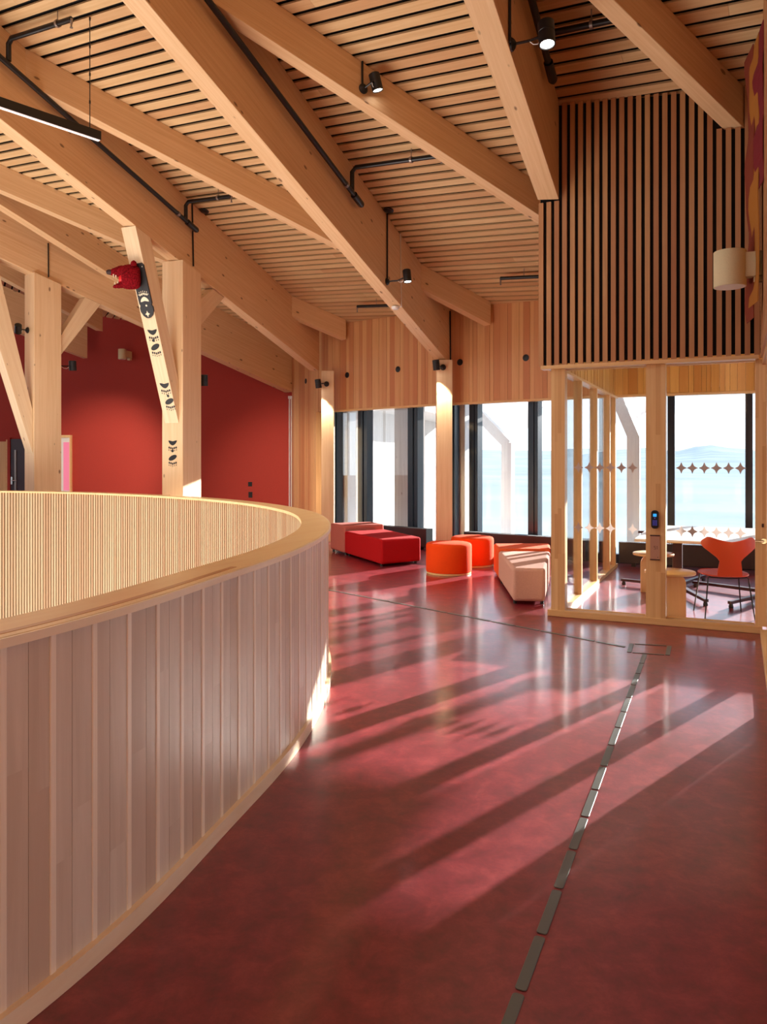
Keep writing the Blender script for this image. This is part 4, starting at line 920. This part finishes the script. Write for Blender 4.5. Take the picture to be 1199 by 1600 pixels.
vent(FR_, 719.5, 566, 'round black vent just right of the column behind the orange stools')
vent(FR_, 822.5, 559, 'round black vent next to the slatted screen')
for (u, v, h_, lab) in ((391.5, 756.5, .05, 'upper of two black wall sockets on the red wall'), (392, 773, .065, 'lower of two black wall sockets on the red wall')):
    q = rp(u, v, -.012); x = MB(); x.box(q, (v3(RED.d, 0), v3(RED.r, 0), ZU), (.045, .012, h_)); tag(x.build('wall_socket', 'socket', bevel=.004), lab, 'socket', 'black wall sockets')
ra = thing('wall_rail', rp(454, 760, -.05), 'slim pale vertical double rail at the right end of the red wall', 'rail')
for u in (452.8, 455.8):
    a, b_ = rp(u, 622, -.05), rp(u, 800, -.05); x = MB(); x.tube([v3(a.xy, .1), a], .012, 8); x.build('bar', 'white', ra)
a = rp(454, 621, -.04); x = MB(); x.box(a, (v3(RED.d, 0), v3(RED.r, 0), ZU), (.035, .04, .03)); x.build('top_bracket', 'white', ra)
# textile hanging on the right wall
tx = thing('wall_textile', v3(RW.at(-1.1), 4), 'colourful hanging textile seen edge-on high on the right wall', 'textile')
for k, (mt, zb, o_, t_) in enumerate((('text_o', 2.75, .085, -.45), ('text_y', 2.85, .055, -.62), ('text_r', 3.75, .028, -.80))):
    x = MB(); n_ = 26; pts = []
    zs = [zb+(5.0-zb)*i/n_ for i in range(n_+1)]
    for i in range(n_):
        for sgn in (0,):
            w0 = .012*math.sin(i*.55+k*2)+.004*math.sin(i*1.3+k); w1 = .012*math.sin((i+1)*.55+k*2)+.004*math.sin((i+1)*1.3+k)
            a0, a1 = RW.at(t_, -o_-.05-w0*1.2), RW.at(t_, -o_-.05-w1*1.2); b0_, b1_ = RW.at(t_-.3, -o_-w0*.3), RW.at(t_-.3, -o_-w1*.3)
            th = RW.r*.006
            x.add([v3(a0, zs[i]), v3(b0_, zs[i]), v3(b1_, zs[i+1]), v3(a1, zs[i+1]), v3(a0+th, zs[i]), v3(b0_+th, zs[i]), v3(b1_+th, zs[i+1]), v3(a1+th, zs[i+1])], [(0, 1, 2, 3), (7, 6, 5, 4), (0, 3, 7, 4), (1, 5, 6, 2), (0, 4, 5, 1), (3, 2, 6, 7)])
    x.build('cloth', mt, tx)

# ------------------------------------------------------------------ painted paw prints, plaque and animal head
def paw_print(c, ax, up, nn, s, parent, mat='ink', flip=1, kind=0):
    """pad with two lobes, five toes and five claws; (ax, up) span the face, nn its normal, toes point along -up*flip"""
    c = Vector(c); x = MB()
    def P(px_, py): return c+ax*px_*s+up*(-py*flip)*s+nn*.0008
    pad = []
    for j in range(28):
        a = 2*PI*j/28; r = 1
        px_, py = .50*math.cos(a), .26*math.sin(a)
        if kind == 0: py += -.20*abs(math.cos(a))**1.5+(.10 if math.sin(a) < -.3 else 0)*abs(math.sin(a))
        else: py += -.16*math.cos(a)-.05
        pad.append(P(px_, py))
    x.prism(pad, nn*.0012)
    for k in range(5):
        tx_ = -.42+.21*k; ty = .46+.10*(1-abs(k-2)/2.0)
        x.prism([P(tx_+.088*math.cos(2*PI*j/12), ty+.115*math.sin(2*PI*j/12)) for j in range(12)], nn*.0012)
        x.prism([P(tx_*1.08+.042*math.cos(2*PI*j/8), ty+.24+.075*math.sin(2*PI*j/8)) for j in range(8)], nn*.0012)
    return x.build('paw_print', mat, parent)
def dot(c, ax, up, nn, r, parent, mat='ink'):
    x = MB(); x.prism([Vector(c)+ax*r*math.cos(2*PI*j/16)+up*r*math.sin(2*PI*j/16)+nn*.0008 for j in range(16)], nn*.0012); x.build('painted_dot', mat, parent)
# under face of the inclined brace: corners pR[0] (low right), pR[1] (top right), pL[0], pL[1]
b0_, b1_, l0_, l1_ = pR[0], pR[1], pL[0], pL[1]
bup = (b1_-b0_).normalized(); bax = (b0_-l0_).normalized(); bnn = bax.cross(bup).normalized()
if bnn.y > 0: bnn = -bnn
bc = (b0_+l0_)/2
def onbrace(u, v):                                           # view ray meets the brace's under face
    o_ = Vector((0, 0, H)); dr = Vector(((u-CX)/F, 1, (YH-v)/F)); t = (bc-o_).dot(bnn)/dr.dot(bnn); return o_+dr*t
for (u, v, s_, k, fl_) in ((239, 519, .155, 0, 1), (243.5, 543, .15, 1, 1), (258, 602.5, .155, 0, 1), (265.5, 628, .15, 1, 1)):
    paw_print(onbrace(u, v), bax, bup, bnn, s_, paw, kind=k)
for (u, v) in ((240.6, 532), (263.2, 618.6)): dot(onbrace(u, v), bax, bup, bnn, .021, paw)
cn = v3(-B0.d, 0); cax = v3(B0.r, 0); fcz = v3(B0.at(tB-.22, .075-.18), 0)
def oncol(u, v):
    o_ = Vector((0, 0, H)); dr = Vector(((u-CX)/F, 1, (YH-v)/F)); t = (fcz-o_).dot(cn)/dr.dot(cn); return o_+dr*t
paw_print(oncol(270.5, 692), cax, ZU, cn, .145, colB, kind=0); paw_print(oncol(270.5, 716), cax, ZU, cn, .14, colB, kind=1); dot(oncol(270.3, 704.6), cax, ZU, cn, .021, colB)
# plaque
pt, pb = onbrace(217, 411), onbrace(233, 497); plen = (pt-pb).length; pc = (pt+pb)/2
pq = thing('wall_plaque', pc, 'charcoal board with ivory paw print, fixed to the painted brace below the animal head', 'plaque')
hw = .105; L2p = plen/2
prof = [(-hw, L2p-.03), (-hw+.03, L2p), (hw-.03, L2p), (hw, L2p-.03), (hw, -L2p*.45), (hw-.012, -L2p*.50), (hw-.012, -L2p*.54), (hw+.004, -L2p*.60), (hw+.002, -L2p*.74), (hw*.72, -L2p*.90), (hw*.3, -L2p*.985), (0, -L2p)]
prof = prof+[(-a, b_) for a, b_ in prof[::-1][1:-4]]
x = MB(); x.prism([pc+bax*a+bup*b_+bnn*.001 for a, b_ in prof], bnn*.022); x.build('board', 'plaque', pq, bevel=.002, seg=1)
fc_ = bnn*.0232
paw_print(pc-bup*L2p*.30+fc_, bax, bup, bnn, .135, pq, 'ivory', -1, 0); dot(pc-bup*(L2p*.30+.085)+bax*.01+fc_, bax, bup, bnn, .014, pq, 'ivory')
x = MB(); star(x, (0, 0, 0), (1, 0, 0), (0, 1, 0), .04); x.v = [pc-bup*L2p*.84+fc_+bax*p.x+bup*p.z+bnn*(.0008+p.y) for p in x.v]; x.build('diamond', 'ivory', pq)
for a in (-.08, .08):
    for b_ in (L2p-.05, -L2p*.12): dot(pc+bax*a+bup*b_+fc_, bax, bup, bnn, .006, pq, 'ivory')
# animal head: snarling muzzle pointing left
hc = onbrace(222, 433)+bnn*.026; fwd = Vector((-.96, -.28, -.02)).normalized(); up_ = (ZU-fwd*fwd.z).normalized(); sdv = fwd.cross(up_).normalized()
hd_ = thing('animal_head', hc, 'dark red furry animal head with open jaws, mounted on the charcoal board', 'mounted head')
def loft(mb, rings, seg=24, smooth=True, tone=0):             # rings: (x forward, z centre, half height, half width)
    vs = []; fs = []
    for (fx, zc, hh, hw_) in rings:
        for k in range(seg):
            a = 2*PI*k/seg; vs.append(hc+fwd*fx+up_*(zc+hh*math.sin(a))+sdv*hw_*math.cos(a))
    n_ = len(rings)
    for i in range(n_-1):
        for k in range(seg): fs.append((i*seg+k, i*seg+(k+1) % seg, (i+1)*seg+(k+1) % seg, (i+1)*seg+k))
    fs.append(tuple(range(seg))[::-1]); fs.append(tuple(range((n_-1)*seg, n_*seg))); mb.add(vs, fs, tone, smooth)
x = MB()
loft(x, [(-.005, 0, .13, .10), (.04, .0, .155, .125), (.11, .0, .168, .14), (.18, -.002, .165, .135), (.225, -.004, .15, .12), (.245, -.004, .13, .105)])
loft(x, [(.20, .05, .10, .10), (.25, .065, .082, .085), (.30, .062, .062, .07), (.35, .052, .046, .055), (.385, .048, .036, .042)])          # upper muzzle
loft(x, [(.20, -.085, .06, .085), (.25, -.112, .040, .066), (.30, -.13, .028, .052), (.335, -.137, .022, .038), (.35, -.137, .012, .02)])      # lower jaw
sk_ = x.build('head_fur', 'fur', hd_)
su = sk_.modifiers.new('smooth', 'SUBSURF'); su.levels = su.render_levels = 2
tx_ = bpy.data.textures.new('fur_noise', 'CLOUDS'); tx_.noise_scale = .02; dm = sk_.modifiers.new('fur', 'DISPLACE'); dm.texture = tx_; dm.strength = .018; dm.texture_coords = 'LOCAL'
x = MB(); loft(x, [(.37, .05, .036, .044), (.40, .052, .034, .040), (.425, .050, .026, .030), (.432, .050, .012, .016)]); x.build('nose', 'furdark', hd_)
x = MB(); loft(x, [(.22, -.02, .07, .08), (.25, -.03, .062, .068), (.275, -.045, .045, .055)]); x.build('open_mouth', 'tongue', hd_)
x = MB()
for (fx, zc, sgn) in ((.34, .018, -1), (.31, .006, -1), (.325, -.115, 1), (.29, -.10, 1)):
    for s_ in (-1, 1): x.lathe(hc+fwd*fx+up_*zc+sdv*s_*.034, up_*sgn, [(.009, 0), (.006, .02), (.001, .04)], 8)
x.build('teeth', 'ivory', hd_)
for s_ in (-1, 1):
    x = MB(); c = hc+fwd*.08+up_*.15+sdv*s_*.09; x.lathe(c, up_+sdv*s_*.4, [(.04, -.02), (.042, .01), (.03, .035), (.008, .05)], 14); x.build('ear', 'fur', hd_)

# ------------------------------------------------------------------ outside: eaves, posts, neighbouring wing, land
def ext(mb, poly, z0, z1): mb.prism([Vector((p[0], p[1], z0)) for p in poly], ZU*(z1-z0))
oL, oR, oT, oC = out(FL_), out(FR_), out(FT_), out(FC_)
mb = MB(); OV = 1.9
inn = [VC+oC*.31, V0+(oC+oL).normalized()*.31, V1+(oL+oR).normalized()*.31, V2+(oR+oT).normalized()*.31, FT_.at(4.5)+oT*.31]
ot = [VC+oC*OV, V0+(oC+oL).normalized()*OV, V1+(oL+oR).normalized()*OV, V2+(oR+oT).normalized()*OV, FT_.at(4.5)+oT*OV]
for i in range(4):
    q = [inn[i], inn[i+1], ot[i+1], ot[i]]
    mb.hexa([v3(q[0], 2.66), v3(q[1], 2.66), v3(q[2], 2.70), v3(q[3], 2.70)], [v3(p, 3.05) for p in q])
struct(mb.build('trim_eaves', 'grey_post'))
mb = MB()
for line, a, b_ in ((FC_, -.2, (V0-VC).length), (FL_, 0, (V1-V0).length), (FR_, 0, (V2-V1).length), (FT_, 0, 4.6)): fbox(mb, line, a-.05, b_+.1, -.35, -.02, .15, 1.3)
struct(mb.build('trim_ledge', 'grey_post'))
GX = 'grey forked posts carrying the eaves outside'
def forked(u, v_el, line, off, arm_u, arm_v, wid, label):
    ow = out(line); L2 = Line(line.at(0)+ow*off, line.at(1)+ow*off); t = L2.u(u); c = L2.at(t); zel = H+(YH-v_el)/F*c.y
    o = thing('forked_post', v3(c, -.35), label, 'post', GX); d = v3(line.d, 0); n_ = v3(ow, 0); x = MB()
    x.box(v3(c, (zel-.35)/2), (d, n_, ZU), (wid/2, .07, (zel+.35)/2)); x.build('post', 'grey_post', o, frame(v3(c, 0), d))
    t2 = L2.u(arm_u); z2 = H+(YH-arm_v)/F*L2.at(t2).y; a = v3(c, zel-.02); b_ = v3(L2.at(t2), z2); ax = (b_-a).normalized(); up = ax.cross(n_)
    x = MB(); x.box((a+b_)/2, (ax, n_, up), ((b_-a).length/2+.02, .068, wid/2*.9)); x.build('arm', 'grey_post', o, frame(a, ax, n_))
    x = MB(); P = [v3(L2.at(t2), 2.69), v3(L2.at(t+.35), 2.69), v3(c, zel+.28)]; x.prism([p-n_*.02+n_*.9 for p in P], n_*.05); x.build('gusset', 'grey_post', o)
forked(794.5, 692, FR_, 1.25, 752, 650, .20, 'grey forked post outside the middle window')
forked(991, 681, FT_, 1.15, 965, 622, .20, 'grey forked post outside the glass room')
# pier and neighbouring wing wall seen through the left window
mb = MB(); c = FL_.at(FL_.u(640))+oL*.95; L3 = Line(FL_.at(0)+oL*.9, FL_.at(1)+oL*.9)
P4 = [L3.at(L3.u(617)), L3.at(L3.u(652)), L3.at(L3.u(652))+oL*.25, L3.at(L3.u(617))+oL*.25]; ext(mb, P4, -.35, 2.66)
tag(mb.build('outer_pier', 'grey_wood'), 'weathered board-clad pier outside the left window', 'pier')
nw = Line((-1.05, 16.6), (1.62, 24.0)); x = MB(); t = 0
while t < 7.9:
    a, b_ = nw.at(t), nw.at(t+.143); P4 = [a, b_, b_-nw.r*.04, a-nw.r*.04]; x.hexa([v3(p, -1.5) for p in P4], [v3(p, 4.2) for p in P4], random.random()); t += .147
P4 = [nw.at(0, -.045), nw.at(7.9, -.045), nw.at(7.9, -.4), nw.at(0, -.4)]; x.hexa([v3(p, -1.5) for p in P4], [v3(p, 4.2) for p in P4], .3)
P4 = [nw.at(.9, 0), nw.at(8.6, 0), nw.at(8.6, 1.3), nw.at(.9, 1.3)]; x.hexa([v3(p, 2.75) for p in P4], [v3(p, 3.1) for p in P4], .3)
struct(x.build('wall_outer_wing', 'grey_wood', None, frame(v3(nw.p, 0), v3(nw.d, 0))))
mb = MB()
for line, a, b_ in ((FC_, -.2, (V0-VC).length), (FL_, 0, (V1-V0).length), (FR_, 0, (V2-V1).length)):
    ow = out(line); P4 = [line.at(a)+ow*.20, line.at(b_)+ow*.20, line.at(b_)+ow*.27, line.at(a)+ow*.27]
    mb.hexa([v3(p, zr(*p)-.5) for p in P4], [v3(p, zr(*p)+.12) for p in P4])
struct(mb.build('trim_sun_seal', 'grey_post'))  # hidden strip added to stop sun leaking in over the wall tops
# fins behind the slim columns
for i, (Vx, l_) in enumerate(((V0, FL_), (V1, FR_))):
    ow = (out(l_)).normalized(); c = Vx+ow*.55+l_.d*.10; x = MB(); P4 = [c-l_.d*.10-ow*.2, c+l_.d*.10-ow*.2, c+l_.d*.10+ow*.25, c-l_.d*.10+ow*.25]; ext(x, P4, -.35, 2.66)
    tag(x.build('outer_pier', 'grey_post'), ('pale pier outside, just right of the left window column', 'pale pier outside, just right of the column behind the orange stools')[i], 'pier')
# land: a polar sheet from the hill top down to the valley and up to the far ridge
bm = bmesh.new(); import mathutils.noise as mn
rs = [60, 90, 140, 220, 340, 520, 800, 1200, 1700, 2400, 3200, 4200, 5400, 6800, 8400, 10500]; na = 150; rows = []
for r in rs:
    row = []
    for k in range(na+1):
        a = math.radians(-75+160*k/na); X, Y = r*math.sin(a), r*math.cos(a)
        base = -22-40*min(1, (r/900)) if r < 2400 else -62+max(0, (r-2400)/8000)*125
        hgt = base+mn.noise(Vector((X/1500, Y/1500, 0)))*r*.006+mn.noise(Vector((X/400, Y/400, 5)))*r*.0022+(70+150*mn.noise(Vector((a*9, 2, 1)))+50*mn.noise(Vector((a*26, 4, 1))))*max(0, (r-5400)/5000)
        row.append(bm.verts.new((X, Y, hgt)))
    rows.append(row)
for i in range(len(rs)-1):
    for k in range(na): bm.faces.new((rows[i][k], rows[i][k+1], rows[i+1][k+1], rows[i+1][k]))
for f in bm.faces: f.smooth = True
me = bpy.data.meshes.new('terrain'); bm.to_mesh(me); bm.free(); me.materials.append(M['hill']); o = bpy.data.objects.new('terrain', me); C.objects.link(o); struct(o); o.name = 'terrain'
